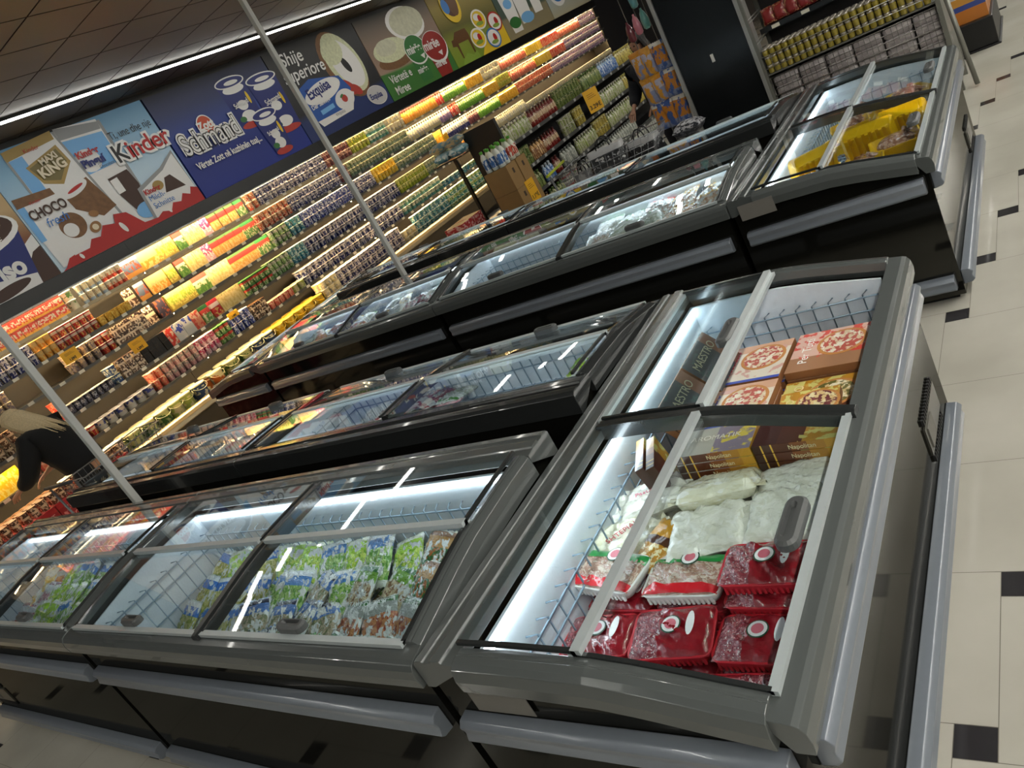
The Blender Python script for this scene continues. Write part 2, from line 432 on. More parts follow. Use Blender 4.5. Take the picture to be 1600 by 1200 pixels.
    if vent:
        side, uu = vent
        v = MB()
        for i in range(14):
            v.box(uu+i*.022, .012, .2, uu+i*.022+.01, .0215, .225); v.box(uu+i*.022, .012, .36, uu+i*.022+.01, .0215, .385)
        v.box(uu-.01, .014, .235, uu+.32, .0215, .35, 1); v.box(uu+.02, .009, .25, uu+.13, .0135, .335, 2)
        v.build('vent_grille', [RUBBER, M('vent_plate', '#55534b', .3, .6), STICK], R)
    return R
# ---------------------------------------------------------------- the two freezer islands
XR = -.64            # outer face of the right-hand end freezers
XJ = -1.66           # joint with the rows
LM = 2.39
I1Y0, I1Y1 = .945, 3.07
I2Y0, I2Y1 = 4.20, 6.50
e1 = freezer('grey end freezer nearest the camera filled with pizzas, white bags and red meat trays', (XR, I1Y0, 0), PI/2, I1Y1-I1Y0, XR-XJ, .815, .915, cap=True, hpos=.5, vent=(0, 1.62), lids=((0, 0), (.43, 0)), floor=.5)
e2 = freezer('grey end freezer at the back holding yellow trays of poultry', (XR, I2Y0, 0), PI/2, I2Y1-I2Y0, XR-XJ, .815, .915, cap=True, hpos=.5, vent=(0, 1.75), floor=.62)
e3 = freezer('left end freezer of the rear island, curved rim beside the dairy aisle', (XJ-2*2.40-1.02, I2Y1, 0), -PI/2, I2Y1-I2Y0, 1.02, .815, .915, cap=True)
names = [
 ('front freezer with bags of frozen vegetables, beside the nearest end freezer', 0, 0),
 ('front freezer cut by the left edge of the photo, holding bright green bags', 0, 1),
 ('freezer with a wire grid and few packs, directly behind the frozen vegetables', 1, 0),
 ('freezer behind the front row at the left, reflecting orange shelves, white post in its gap', 1, 1),
 ('rear island freezer with white fish bags, next to the yellow tray freezer', 2, 0),
 ('rear island freezer with pink and white packs, towards the dairy wall', 2, 1),
 ('freezer on the far side of the rear island, closest to the black panel', 3, 0),
 ('freezer on the far side of the rear island, closest to the cardboard boxes', 3, 1)]
FZ = {}
for lab, row, k in names:
    xr = XJ - k*2.40
    if row in (0, 2):
        y = I1Y0 if row == 0 else I2Y0
        wd = .965 if row == 0 else .93
        FZ[row, k] = freezer(lab, (xr-LM-.005, y, 0), 0, LM, wd, .915, 1.0, ends=(False, False), vent=(0, .15) if (row, k) != (0, 0) else None, floor=.5 if row == 0 else .74, fill_lamp=4.5)
        if (row, k) == (0, 1): pass
    else:
        y = I1Y1 if row == 1 else I2Y1
        wd = .93 if row == 1 else 1.0
        FZ[row, k] = freezer(lab, (xr-.005, y, 0), PI, LM, wd, .915, 1.0, ends=(False, False), frame=FRAMED, fill_lamp=5, floor=.58 if (row, k) == (1, 1) else (.68 if row == 1 else None))
# white posts rising from the gaps to the ceiling
for (x, y, lab) in ((-5.09, 5.16, 'white pole rising from the rear freezer island past the blue poster'), (-5.07, 2.0, 'white pole rising from the front freezer island at the left')):
    r = empty('cable_pole', (x, y, 0), 0, lab, 'pole')
    MB().box(-.022, -.022, .03, .022, .022, CEIL).build('pole_shaft', M('pole_white', '#bdbdb8', .45), r, bevel=.004)
    MB().box(-.05, -.05, 0, .05, .05, .03).build('base_plate', M('pole_white', '#bdbdb8', .45), r)
# ---------------------------------------------------------------- frozen goods: each pack is a thing
FILM = GLASS('clear_film', (.97, .97, .97), 1.6)
def pillow(l, w, t, seed, wr=.012, crimp=True, n=(22, 14)):
    rnd = random.Random(seed); ph = [(rnd.uniform(0, 6.28), rnd.uniform(4, 11), rnd.uniform(4, 11), rnd.uniform(-1, 1)) for _ in range(7)]
    def nz(x, y): return sum(a*math.sin(p + fx*x*2 + fy*y*2) for p, fx, fy, a in ph) / 3
    mb = MB()
    for sg in (1, -1):
        def fn(a, b):
            x = (a-.5)*2; y = (b-.5)*2
            e = max(0, 1-abs(x)**3)**.55 * max(0, 1-abs(y)**3)**.55
            sh = 1 - .05*abs(y)**2*(1-abs(x)) ; sw = 1 - .06*(1-abs(x)**2)*0
            z = sg*(t/2*e + wr*nz(x, y)*e*(1 if sg > 0 else .3))
            edge = .004*math.sin(20*y+seed) if abs(x) > .98 else 0
            return (x*l/2*sh + edge, y*w/2*sw*(1-.03*math.cos(6*x+seed)), z)
        b0 = len(mb.v); mb.grid(fn, n[0], n[1])
        if sg < 0:
            k = n[0]*n[1]; mb.f[-k:] = [f[::-1] for f in mb.f[-k:]]
    return mb
def rot_eul(tx, ty, rz):
    return (Matrix.Rotation(rz, 4, 'Z') @ Matrix.Rotation(ty, 4, 'Y') @ Matrix.Rotation(tx, 4, 'X')).to_euler()
BAGM = {}
def bag_mesh(key, mat, l, w, t, seed, wr=.012):
    k = (key, seed)
    if k not in BAGM: BAGM[k] = pillow(l, w, t, seed, wr).mesh('frozen_bag', mat)
    return BAGM[k]
def bagmat(name, film, food1, food2, band, header=None, fl=.12, fh=.68):
    h = header or band
    return PACK(name, [(0, film), (fl, food1), (fh, band), (.86, h), (.95, film)], blob=(food2, 9, .55, fl, fh), blob2=('#dfe4e0', 5, .32, .05, .97), axis=0, rough=.25, coat=1.0, bump=.8, bscale=24)
K = {
 'olive': bagmat('bag_olive', '#c8cdbf', '#8a6a4c', '#cfc2a0', '#6ea23a', '#2f6b34'),
 'salad': bagmat('bag_red_veg', '#b9beb6', '#9a4a34', '#c98a5a', '#9aa19a', '#3c6b3c'),
 'blue': bagmat('bag_blue', '#8aa6cf', '#77805a', '#b5a88c', '#4a74b4', '#1a2340'),
 'green': bagmat('bag_green', '#dfe8dc', '#5f9a3c', '#a8cc74', '#4a84c8', '#dfe6ea'),
 'lime': bagmat('bag_lime', '#cfe0a8', '#7fb52c', '#c3dc5a', '#a8d838', '#e8efd8'),
 'sprout': bagmat('bag_sprout', '#bccbc0', '#8f9a3c', '#c7c27a', '#3a78cc', '#dfe6ea'),
 'carrot': bagmat('bag_mixed_veg', '#d9d6c8', '#a85f28', '#2f6a34', '#b98a4a', '#8a5a30'),
 'white': bagmat('bag_white', '#e6ebe6', '#cfd4cc', '#aeb8a4', '#e8ecea', '#5aa04a'),
 'fish': bagmat('bag_fish', '#e4eaee', '#c9ccd0', '#b59a88', '#e9eef2', '#d0402c'),
 'pink': bagmat('bag_pink', '#e2d6da', '#a84a62', '#d8b0b8', '#e0e4e8', '#8a2a48'),
 'yellow': bagmat('bag_yellow', '#e2dcc0', '#d8a838', '#e8d490', '#e0e4d8', '#c8a020'),
 'orange': bagmat('bag_orange', '#dcd6c4', '#c8642c', '#e09a58', '#d8d8d0', '#b03820'),
 'redmeat': bagmat('bag_red', '#c8b4b0', '#7a2430', '#b86068', '#d8d8d8', '#a01828'),
 'poultry': bagmat('bag_poultry', '#c8a88c', '#b07a58', '#d8b89a', '#d8a820', '#b88a20'),
}
def bag(key, x, y, z, l, w, t, tx, ty, rz, label, cat, group, seed):
    me = bag_mesh((key, round(l, 2)), K[key], l, w, t, seed)
    o = mesh_obj('frozen_bag', me, None, (x, y, z), rot_eul(tx, ty, rz))
    if key == 'salad': TEXT('OF TASTE', o, (l*.36, 0, t*.42+.006), (0, .25, -PI/2), .026, M('print_white_bag', '#e4e6e4', .4), ext=.0004, align='CENTER')
    return tag(o, label, cat, group)
rnd = random.Random(11)
def heap(xs, ys, zf, zb, keyfn, lab, l=.25, w=.17, t=.045, layers=2, dx=.165, dy=.15, lean=.42, zfl=.5, face=1):
    """overlapping bags; ys runs from the low front edge towards the high back edge"""
    nx = max(1, round(abs(xs[1]-xs[0])/dx)); ny = max(1, round(abs(ys[1]-ys[0])/dy)); s = 0
    for j in range(ny+1):
        for i in range(nx+1):
            fx = i/nx; fy = j/ny
            for q in range(layers):
                x = xs[0]+(xs[1]-xs[0])*fx + rnd.uniform(-.02, .02); y = ys[0]+(ys[1]-ys[0])*fy + rnd.uniform(-.012, .012)
                top = zf+(zb-zf)*fy
                z = zfl + .068 + (top-zfl-.05)*(q/max(1, layers-1) if layers > 1 else 0)
                if q == layers-1: z = top-.03 + rnd.uniform(-.012, .012)
                key = keyfn(fx, fy, rnd)
                if key is None: continue
                ln = lean*(.4 if q == 0 and layers > 1 else 1)
                bag(key, x, y, z, l, w, t, rnd.uniform(-.18, .18), -ln+rnd.uniform(-.1, .1), face*PI/2+rnd.uniform(-.45, .45),
                    *lab(key, fx, fy), (i*3+j*5+q*7) % 5)
cn = {'olive': 'green headed', 'salad': 'clear green labelled', 'blue': 'blue and black', 'green': 'white and green', 'lime': 'lime green', 'sprout': 'olive green and blue', 'carrot': 'brown mixed vegetable',
      'white': 'white', 'fish': 'white and red', 'pink': 'pink and white', 'yellow': 'yellow', 'orange': 'orange', 'redmeat': 'dark red', 'poultry': 'brown and yellow'}
def lab(where, what='frozen bag', g=''):
    def f(key, fx, fy):
        p = ['front', 'middle', 'back'][min(2, int(fy*3))]
        t_ = '%s %s, %s part of the %s' % (cn[key], what.replace(' of frozen vegetables', ''), p, where)
        return (t_, 'frozen food bag', t_)
    return f
def k1(fx, fy, r):   # front freezer, right half, fx 0 left .. 1 right
    if fy > .8: return r.choice(['green', 'green', 'white', 'lime']) if fx < .75 else r.choice(['white', 'carrot'])
    if fy > .55: return r.choice(['green', 'blue']) if fx < .45 else ('olive' if fx < .75 else 'carrot')
    if fy > .2: return 'blue' if fx < .5 else r.choice(['salad', 'salad', 'carrot'])
    return r.choice(['olive', 'white', 'blue']) if fx < .5 else 'olive'
heap((-3.22, -1.90), (1.18, 1.61), .60, .715, k1, lab('front freezer'))
heap((-3.82, -3.36), (1.18, 1.61), .59, .70, lambda fx, fy, r: r.choice(['sprout', 'sprout', 'lime']), lab('front freezer left half'))
heap((-5.75, -4.95), (1.18, 1.61), .60, .70, lambda fx, fy, r: r.choice(['lime', 'lime', 'green']), lab('left edge freezer'))
heap((-6.15, -5.95), (1.18, 1.61), .58, .68, lambda fx, fy, r: r.choice(['orange', 'yellow', 'pink']), lab('leftmost freezer', 'bag'))
# behind the front row
heap((-3.55, -2.95), (2.88, 2.72), .79, .79, lambda fx, fy, r: r.choice(['redmeat', 'pink', 'white']), lab('freezer behind the vegetables', 'frozen food bag'), layers=1, zfl=.66, face=-1, lean=.2)
bag('lime', -2.12, 2.84, .735, .25, .17, .05, 0, -.3, 1.2, 'bright green bag alone against the right side of the wire grid freezer', 'frozen food bag', None, 1)
heap((-5.2, -4.25), (2.88, 2.5), .68, .75, lambda fx, fy, r: r.choice(['yellow', 'yellow', 'orange', 'white']), lab('left freezer behind the front row', 'frozen food bag'), face=-1, layers=1)
heap((-6.2, -5.5), (2.88, 2.5), .68, .75, lambda fx, fy, r: r.choice(['yellow', 'orange', 'white']), lab('leftmost freezer behind the front row', 'frozen food bag'), face=-1, layers=1)
# rear island
I2 = lambda a: I2Y0 + a
heap((-2.78, -1.96), (I2(.27), I2(.62)), .85, .88, lambda fx, fy, r: ('fish' if r.random() < .6 else 'white') if fx < .55 else 'poultry', lab('rear freezer beside the poultry', 'frozen bag'), l=.3, w=.22, layers=1, lean=.12, dx=.2, dy=.2)
bag('white', -3.25, I2(.25), .80, .34, .24, .08, 0, -.2, .4, 'big clear bag with green print alone in the half empty rear freezer', 'frozen food bag', None, 2)
heap((-5.1, -4.25), (I2(.22), I2(.64)), .83, .87, lambda fx, fy, r: r.choice(['pink', 'redmeat', 'white', 'yellow']), lab('second rear freezer', 'frozen food bag'), l=.2, w=.15, layers=1, lean=.12)
heap((-6.3, -5.5), (I2(.22), I2(.64)), .8, .85, lambda fx, fy, r: r.choice(['orange', 'white', 'yellow']), lab('third rear freezer', 'frozen food bag'), l=.2, w=.15, layers=1, lean=.12)

# ---- meat trays
RED = M('tray_red_film', '#8f1420', .22, coat=.8, bump=.5, bscale=45, var=.25, scale=25)
WHT = M('foam_tray_white', '#e8e6e0', .5)
TGREEN = M('label_green', '#1f8a3c', .3, coat=.6); TRED = M('label_red', '#d2222c', .25, coat=.6, bump=.2)
def meatmat(name, a, b):
    return PACK(name, [(0, a)], blob=(b, 7, .6, -1, 2), blob2=('#d8c0bc', 12, .04, -1, 2), rough=.2, coat=1.0, bump=.7, bscale=40)
MEAT = meatmat('wrapped_mince', '#a8585c', '#7d2430'); PALE = meatmat('wrapped_wings', '#cdb8a4', '#a8806c')
WHITE_L = M('label_white', '#ece8e6', .4); PINK_L = M('label_pink', '#d06a78', .4)
def rrect(hx, hy, r, n=4):
    P = []
    for k, (sx, sy) in enumerate(((1, 1), (-1, 1), (-1, -1), (1, -1))):
        for i in range(n+1):
            a = PI/2*k + PI/2*i/n; P.append((sx*(hx-r)+r*math.cos(a), sy*(hy-r)+r*math.sin(a)))
    return P
def tray(kind, x, y, z, rz, label, group=None, l=.235, w=.165, h=.035, tx=0, ty=0, seed=0):
    r = empty('meat_tray', (x, y, z), 0, label, 'meat tray', group); r.rotation_euler = rot_eul(tx, ty, rz)
    mb = MB(); rg = []
    for s, zz in ((.84, 0), (.9, .003), (.96, h*.6), (1.0, h), (1.0, h+.004), (.97, h+.003)):
        n = []
        for i, (a, b) in enumerate(rrect(l/2*s, w/2*s, .03)): n.append((a, b, zz))
        rg.append(n)
    mb.rings(rg, sm=True)
    # ribs along the long sides
    for i in range(14):
        u = -l*.4 + i*l*.8/13
        for sg in (-1, 1): mb.box(u-.004, sg*w*.445, .004, u+.004, sg*w*.485, h*.75)
    mb.build('foam_tray', WHT if kind != 'red' else M('foam_tray_red', '#c42430', .4), r)
    rr = random.Random(seed); ph = [(rr.uniform(0, 6), rr.uniform(6, 16), rr.uniform(6, 16)) for _ in range(5)]
    def fn(sx0, sx1):
        def f(a, b):
            X = sx0+(sx1-sx0)*a; Y = (b-.5)*2
            e = max(0, 1-abs(X)**4)**.5*max(0, 1-abs(Y)**4)**.5
            zz = h+.001 + .022*e + .003*e*sum(math.sin(p+fx*X+fy*Y) for p, fx, fy in ph)
            return (X*l/2*.96, Y*w/2*.95, zz)
        return f
    if kind == 'red':
        MB().grid(fn(-1, -.25), 10, 14).build('wrapped_meat', MEAT, r)
        MB().grid(fn(-.25, 1), 16, 14).build('film_wrap', RED, r)
    elif kind == 'green':
        MB().grid(fn(-1, 1), 20, 14).build('wrapped_meat', PALE, r)
        def fy(y0, y1):
            g = fn(-1, 1)
            def q(a, b):
                p = g(a, y0+(y1-y0)*b); return (p[0], p[1], p[2]+.0015)
            return q
        MB().grid(fy(.74, .98), 16, 4).build('film_wrap', TGREEN, r)
        MB().grid(fy(.02, .2), 16, 4).build('film_wrap', TRED, r)
    else:
        MB().grid(fn(-1, 1), 20, 14).build('wrapped_meat', MEAT, r)
    lb = MB(); cx, cy = (l*.02, w*.05) if kind != 'green' else (l*.05, w*.3); zt = h+.028
    lb.lathe([(.03, zt), (.03, zt+.001)], 20, cx, cy, 2, sm=False); lb.lathe([(.026, zt+.001), (.026, zt+.002)], 20, cx, cy, 0, sm=False); lb.lathe([(.017, zt+.002), (.017, zt+.003)], 20, cx, cy, 1, sm=False)
    if kind == 'red': lb.lathe([(.04, zt+.0005), (.04, zt+.0015)], 16, cx+.058, cy, 0, sm=False, sx=.3)
    lb.build('brand_label', [WHITE_L, PINK_L, M('label_dark_green', '#1f4a34', .4)], r)
    return r
B = .502
def under(kind, x, y, rz, where):   # a supporting tray below a visible one
    return tray(kind, x, y, B, rz, 'red wrapped meat tray buried below the others %s' % where, 'buried meat trays in the nearest end freezer', seed=5)
tray('red', -1.20, 1.165, .545, .05, 'meat tray at the near wall of the end freezer, half hidden by its rim', seed=1)
tray('red', -.93, 1.165, .548, PI+.1, 'meat tray in the near right corner of the end freezer with white oval label', seed=2)
under('red', -1.2, 1.17, 0, 'at the near wall'); under('red', -.93, 1.17, 0, 'at the near wall')
tray('red', -1.385, 1.335, .57, .1, 'leftmost red meat tray, under the silver lid rail', seed=3)
tray('red', -1.135, 1.345, .585, .12, 'large tilted red meat tray with clear right end, centre of the second row', seed=4, l=.25, w=.175, tx=.08)
tray('red', -.89, 1.345, .57, .02, 'right-hand red meat tray of the second row with round label', seed=5)
for x in (-1.37, -1.13, -.89): under('red', x, 1.345, 0, 'under the second row')
tray('green', -1.405, 1.535, .64, -.18, 'green and red edged poultry tray sticking out at the left by the wire basket', seed=6, l=.26)
tray('green', -1.14, 1.525, .62, .02, 'green and red edged poultry tray in the middle under the white bag', seed=7, l=.25)
tray('red', -.885, 1.53, .655, .03, 'upper red meat tray stacked in front of the rightmost white bag', seed=8, l=.25)
tray('red', -.885, 1.51, .59, 0, 'red edged tray right beneath the upper red meat tray', seed=9, l=.25)
for x in (-1.385, -1.135, -.885):
    under('red', x, 1.54, 0, 'under the third row')
    tray('red', x, 1.54, .545, 0, 'red wrapped meat tray second from the bottom under the third row', 'second layer meat trays', seed=2)
# white wrapped blocks
def whitemat(name, a, b): return PACK(name, [(0, a)], blob=(b, 5, .35, -1, 2), blob2=('#eceae0', 4, .1, -1, 2), rough=.2, coat=1.0, bump=.55, bscale=16)
WB = whitemat('white_plastic_wrap', '#e0dcc2', '#d6d0b0'); WC = whitemat('white_plastic_wrap_cool', '#e4e2d4', '#d8d6c4')
def wbag(x, y, z, l, w, t, rz, label, mat, tx=0, ty=0, seed=0, text=None, tcol='#b02030', tl=(0, 0)):
    mb = MB(); n = (18, 14); rr = random.Random(seed); ph = [(rr.uniform(0, 6), rr.uniform(5, 18), rr.uniform(5, 18)) for _ in range(8)]
    for sg in (1, -1):
        def fn(a, b):
            X = (a-.5)*2; Y = (b-.5)*2
            e = max(0, 1-abs(X)**7)**.4*max(0, 1-abs(Y)**7)**.4
            q = sum(math.sin(p+fx*X+fy*Y) for p, fx, fy in ph)*.0022
            return (X*l/2*(1-.03*math.sin(5*Y+seed)), Y*w/2*(1-.03*math.sin(6*X)), sg*(t/2*e)+q*e*(sg > 0))
        mb.grid(fn, *n)
        if sg < 0: k = n[0]*n[1]; mb.f[-k:] = [f[::-1] for f in mb.f[-k:]]
    for sg in (-1, 1):   # crimped film end
        mb.grid(lambda a, b, sg=sg: (sg*(l/2-.004+.03*a), (b-.5)*w*.8, .006*math.sin(b*22+seed)*a), 3, 16)
    o = mb.build('wrapped_pastry_pack', mat); o.location = (x, y, z); o.rotation_euler = rot_eul(tx, ty, rz)
    tag(o, label, 'frozen pastry pack')
    if text: TEXT(text, o, (tl[0], tl[1], t/2+.006), (0, 0, 0), .03, M('print_'+tcol, tcol, .5), ext=.0005, align='CENTER')
    return o
def wsupport(x, y, rz=0):
    for q in range(2):
        wb_ = wbag(x, y, B+.035+q*.066, .23, .2, .062, rz, 'white pastry pack hidden under the visible white packs', WB, seed=q); wb_['group'] = 'buried white pastry packs'
for x in (-1.38, -1.13, -.88):
    for y in (1.72, 1.9): wsupport(x, y)
wbag(-1.40, 1.70, .662, .24, .19, .055, .9, 'cream pack with red lettering leaning at the left, behind the poultry tray', WB, seed=1, text='SHTEPIAKE', tx=.1)
wbag(-1.115, 1.70, .672, .25, .22, .06, .25, 'big crinkled white pack in the centre behind the poultry tray', WC, seed=2)
wbag(-.875, 1.735, .685, .22, .23, .055, .1, 'white pack right below the grey lid handle', WC, seed=3)
wbag(-1.37, 1.875, .678, .25, .17, .055, .5, 'white pack with pink lettering next to the brown boxes on end', WC, seed=4, text='Pastiçeri', tcol='#d86a80')
wbag(-1.12, 1.875, .695, .27, .16, .07, .22, 'cream block pack tilted, its flat side and picture showing', WB, seed=5, tx=-.35)
wbag(-.87, 1.90, .68, .24, .16, .05, .25, 'white pack touching the right side below the brown boxes', WC, seed=6)
GOLD = PACK('gold_pack', [(0, '#b8801c'), (.45, '#4a2814'), (.6, '#c8902a')], blob=('#e8d8a8', 8, .4, 0, .45), axis=0, coat=.8, bump=.4)
o = pillow(.2, .13, .06, 3).build('pastry_bag', GOLD); o.location = (-1.265, 1.655, .66); o.rotation_euler = rot_eul(0, -.2, 1.2); tag(o, 'gold and brown bag squeezed between the two front white packs', 'frozen pastry pack')
# ---- cardboard packs
CB = M('carton_brown_side', '#8a5a34', .6)
def carton(mat_top, x, y, z, l, w, h, rz, label, group=None, tx=0, ty=0, side=None, text=None, tcol='#f2e6c8', tsz=.05, tpos=(0, 0), pic=None, cat='food box', trot=0, name='food_box'):
    r = empty(name, (x, y, z), 0, label, cat, group); r.rotation_euler = rot_eul(tx, ty, rz)
    mb = MB().box(-l/2, -w/2, 0, l/2, w/2, h, 0)
    for i in (-1,): mb.mi[-6:] = [0, 1, 0, 0, 0, 0]
    mb.build('carton', [side or CB, mat_top], r, bevel=.0012)
    if pic:
        px, py, pr_, pm = pic
        q = MB().lathe([(pr_*1.08, h+.0003), (pr_*1.08, h+.0010)], 24, px, py, 0, sm=False).lathe([(pr_*.93, h+.0010), (pr_*.93, h+.0016)], 24, px, py, 1, sm=False)
        q.build('printed_picture', [M('crust_print', '#c98a4a', .5), pm], r)
    if text: TEXT(text, r, (tpos[0], tpos[1], h+.0018), (0, 0, trot), tsz, M('print_'+tcol, tcol, .5), ext=.0004, align='CENTER')
    return r
def pizzamat(name, a, b, c): return PACK(name, [(0, a)], blob=(b, 9, .5, -1, 2), blob2=(c, 7, .25, -1, 2), axis=0, rough=.4)
PZ = pizzamat('pizza_print_ham', '#e3cfae', '#c2584a', '#f2ead8'); PZ2 = pizzamat('pizza_print_mushroom', '#d8c088', '#6f6a34', '#f0e6c8'); PZ3 = pizzamat('pizza_print_salami', '#e0c48a', '#7a3a3c', '#e8dcb0')
CT1 = PACK('box_top_cream', [(0, '#3f55b8'), (.06, '#e6dccb'), (.8, '#d9a98a')], blob=('#d8a89a', 5, .2, .1, .9), axis=0, coat=.3)
CT2 = PACK('box_top_pink', [(0, '#a87a58'), (.35, '#e2b9a8')], blob=('#d84a3c', 7, .3, .3, 1), axis=0, coat=.3)
CT3 = PACK('box_top_darkbrown', [(0, '#4a1c14'), (.3, '#5a2a16'), (.6, '#c08a2a')], blob=('#d8cf7a', 6, .4, .55, 1), axis=0, coat=.3)
CT4 = PACK('box_top_black', [(0, '#26262e'), (.75, '#7a4420')], blob=('#2f4a44', 4, .2, 0, .7), axis=0, coat=.3)
SD = PACK('box_side_gold', [(0, '#3a1c10'), (.10, '#e0b040'), (.12, '#43200f'), (.22, '#e0b040'), (.24, '#5a2c14'), (.45, '#8a4f20'), (.65, '#b8802a'), (.85, '#c8922a')], axis=0, coat=.4)
for gx, gy, nm, ct, pm, tx_, col, n in ((-1.20, 2.66, 'cream pizza box with blue corner and red round badge', CT1, PZ, 'Prosciutto', '#c8283c', 6), (-1.20, 2.36, 'cream pizza box with blue lettering on the left', CT1, PZ, 'Quattro', '#3a3fa8', 6),
                              (-.895, 2.66, 'brown paper pizza box with white script', CT2, PZ, 'Per Tutti', '#f6f2ea', 6), (-.895, 2.36, 'dark brown pizza box lettered in a gold frame', CT3, PZ2, 'MAESTRO', '#e8d49a', 5)):
    for q in range(n):
        z = B + q*.034; top = q == n-1
        lb_ = nm + (' on top of its stack' if top else '')
        carton(ct, gx+rnd.uniform(-.006, .006)*(not top), gy+rnd.uniform(-.006, .006)*(not top), z, .285, .285, .032, PI/2+rnd.uniform(-.03, .03), lb_ if top else nm.replace('pizza box', 'pizza box lower in the stack'), None if top else 'lower boxes: ' + nm,
               text=tx_ if top else None, tcol=col, tsz=.05, tpos=(0, .07), pic=(.03, -.04, .085, pm) if top else None, name='pizza_box', cat='pizza box')
carton(CT3, -.90, 2.235, B+.175, .27, .20, .032, PI/2+.1, 'dark red pizza box with gold frame lying askew by the centre divider', text='MAESTRO', tcol='#e8d49a', tsz=.038, tpos=(0, .05), pic=(.05, -.03, .07, PZ3), name='pizza_box', cat='pizza box', tx=.05)
def leaning(x, y, z, nm, text, tcol='#b8b090', n=2):
    for q in range(n):
        carton(CT4, x-.026*q, y, z-.022*q, .285, .20, .032, PI/2, nm + (', front one' if q == 0 else ', one behind it'), tx=.87, text=text if q == 0 else None, tcol=tcol, tsz=.05, tpos=(0, .03), name='food_box')
for y, nm in ((2.32, 'dark food box leaning below the lamp near the divider'), (2.62, 'dark food box leaning below the lamp in the far left part')):
    for q in range(4): carton(CT4, -1.36, y, B+q*.034, .285, .14, .032, PI/2, 'dark food box lying under the leaning dark boxes', 'dark boxes lying under the leaning ones')
    leaning(-1.352, y, .745, nm, 'MAESTRO')
# brown boxes under the centre divider
LIL = PACK('box_top_lilac', [(0, '#b8b0a0'), (.5, '#8a7a8a')], blob=('#e0c84a', 5, .3, .5, 1), axis=0)
for gx, n, ang, nm in ((-1.15, 8, .03, 'brown and gold food box, middle stack under the divider'), (-.87, 8, -.03, 'dark brown and gold food box, right stack under the divider')):
    for q in range(n):
        r = carton(CT3 if gx > -1 else LIL, gx, 2.045, B+q*.034, .27, .15, .032, ang, nm + (', topmost' if q == n-1 else ', lower down'), None if q == n-1 else nm + ' lower', side=SD,
               text='AROMATIK' if q == n-1 and gx < -1 else None, tcol='#e8e0d0', tsz=.036)
        if q > 4: TEXT('Napolitan', r, (-.02, -.0757, .008), (PI/2, 0, 0), .022, M('print_pale_gold', '#e8d8a8', .5), ext=.0004)
for i in range(2):
    carton(CT3, -1.375+i*.04, 1.99, B, .15, .18, .032, PI/2+.2, ['food box standing under the tilted ones, lamp side', 'food box standing under the tilted ones, inner side'][i], tx=0, side=SD)
    carton(CT3, -1.40+i*.042, 1.985, B+.165, .2, .26, .034, PI/2+.35, ['brown and gold box standing tilted nearest the lamp wall', 'brown and gold box standing tilted, second from the lamp wall'][i], tx=PI/2-.2, side=SD)

# ---- rear end freezer: yellow trays with poultry
YT = M('tray_yellow', '#e3b505', .35, coat=.4)
CHK = meatmat('wrapped_chicken', '#c9a184', '#9c6a50')
def ytray(x, y, z, rz, tx, label, l=.3, w=.2, h=.06, bird=True, group=None):
    r = empty('poultry_tray', (x, y, z), 0, label, 'poultry tray', group); r.rotation_euler = rot_eul(tx, 0, rz)
    mb = MB(); rg = []
    N = 40
    for s, zz in ((.82, 0), (.86, .004), (1.0, h), (1.03, h+.003), (1.03, h+.006), (.97, h+.006), (.84, .012)):
        ring = []
        P = rrect(l/2*s, w/2*s, .025, 6)
        for i, (a, b) in enumerate(P): ring.append((a, b, zz))
        rg.append(ring)
    mb.rings(rg, sm=False)
    for i in range(11):
        u = -l*.42 + i*l*.84/10
        for sg in (-1, 1):
            mb.rings([[(u-.007, sg*w*.43, .006), (u+.007, sg*w*.43, .006), (u+.007, sg*w*.40, .006), (u-.007, sg*w*.40, .006)], [(u-.009, sg*w*.515, h-.002), (u+.009, sg*w*.515, h-.002), (u+.009, sg*w*.48, h-.002), (u-.009, sg*w*.48, h-.002)]], sm=False)
    mb.build('ribbed_tray', YT, r)
    rb = MB()
    for i in range(13):
        u = -l*.38 + i*l*.76/12
        if i % 2 == 0: rb.box(u-.009, -w*.4, -.012, u+.009, w*.4, .001)
    rb.build('base_ribs', YT, r)
    if bird:
        b = MB()
        def body(a, c):
            th = a*2*PI; ph_ = (c-.5)*PI
            return (l*.38*math.sin(ph_), w*.38*math.cos(ph_)*math.cos(th)*(1+.2*math.sin(ph_)), h*.8+.05*math.cos(ph_)*math.sin(th))
        b.grid(body, 20, 12)
        for sg in (-1, 1): b.tube([(l*.2, sg*w*.2, h*.9), (l*.32, sg*w*.28, h*1.25), (l*.22, sg*w*.18, h*1.6)], [.03, .024, .014], 8)
        b.build('wrapped_chicken', CHK, r)
    return r
F2 = .623
spots = [(-1.38, 4.42, 0, .0), (-1.12, 4.43, .1, .0), (-.87, 4.45, -.1, 0), (-1.36, 4.68, .2, 0), (-1.1, 4.7, 0, 0), (-.86, 4.72, 0, 0), (-1.34, 4.95, .1, 0), (-1.08, 4.97, -.1, 0), (-.86, 4.99, 0, 0),
         (-1.3, 5.55, 0, 0), (-1.02, 5.6, .1, 0), (-.84, 5.9, .2, 0), (-1.25, 5.9, 0, 0), (-1.3, 6.2, .2, 0), (-.98, 6.2, 0, 0)]
for i, (x, y, a, t_) in enumerate(spots):
    ytray(x, y, F2, PI/2*0+a, 0, 'yellow poultry tray in the bottom layer of the rear end freezer', w=.22, l=.24, group='bottom layer of yellow trays')
vis = [(-1.30, 4.47, 'clear wrapped chicken at the near left of the yellow trays', 0), (-1.02, 4.52, 'chicken on a yellow tray in the near middle, net printed wrap', 0), (-.86, 4.78, 'chicken in clear wrap by the near right lid handle', 0)]
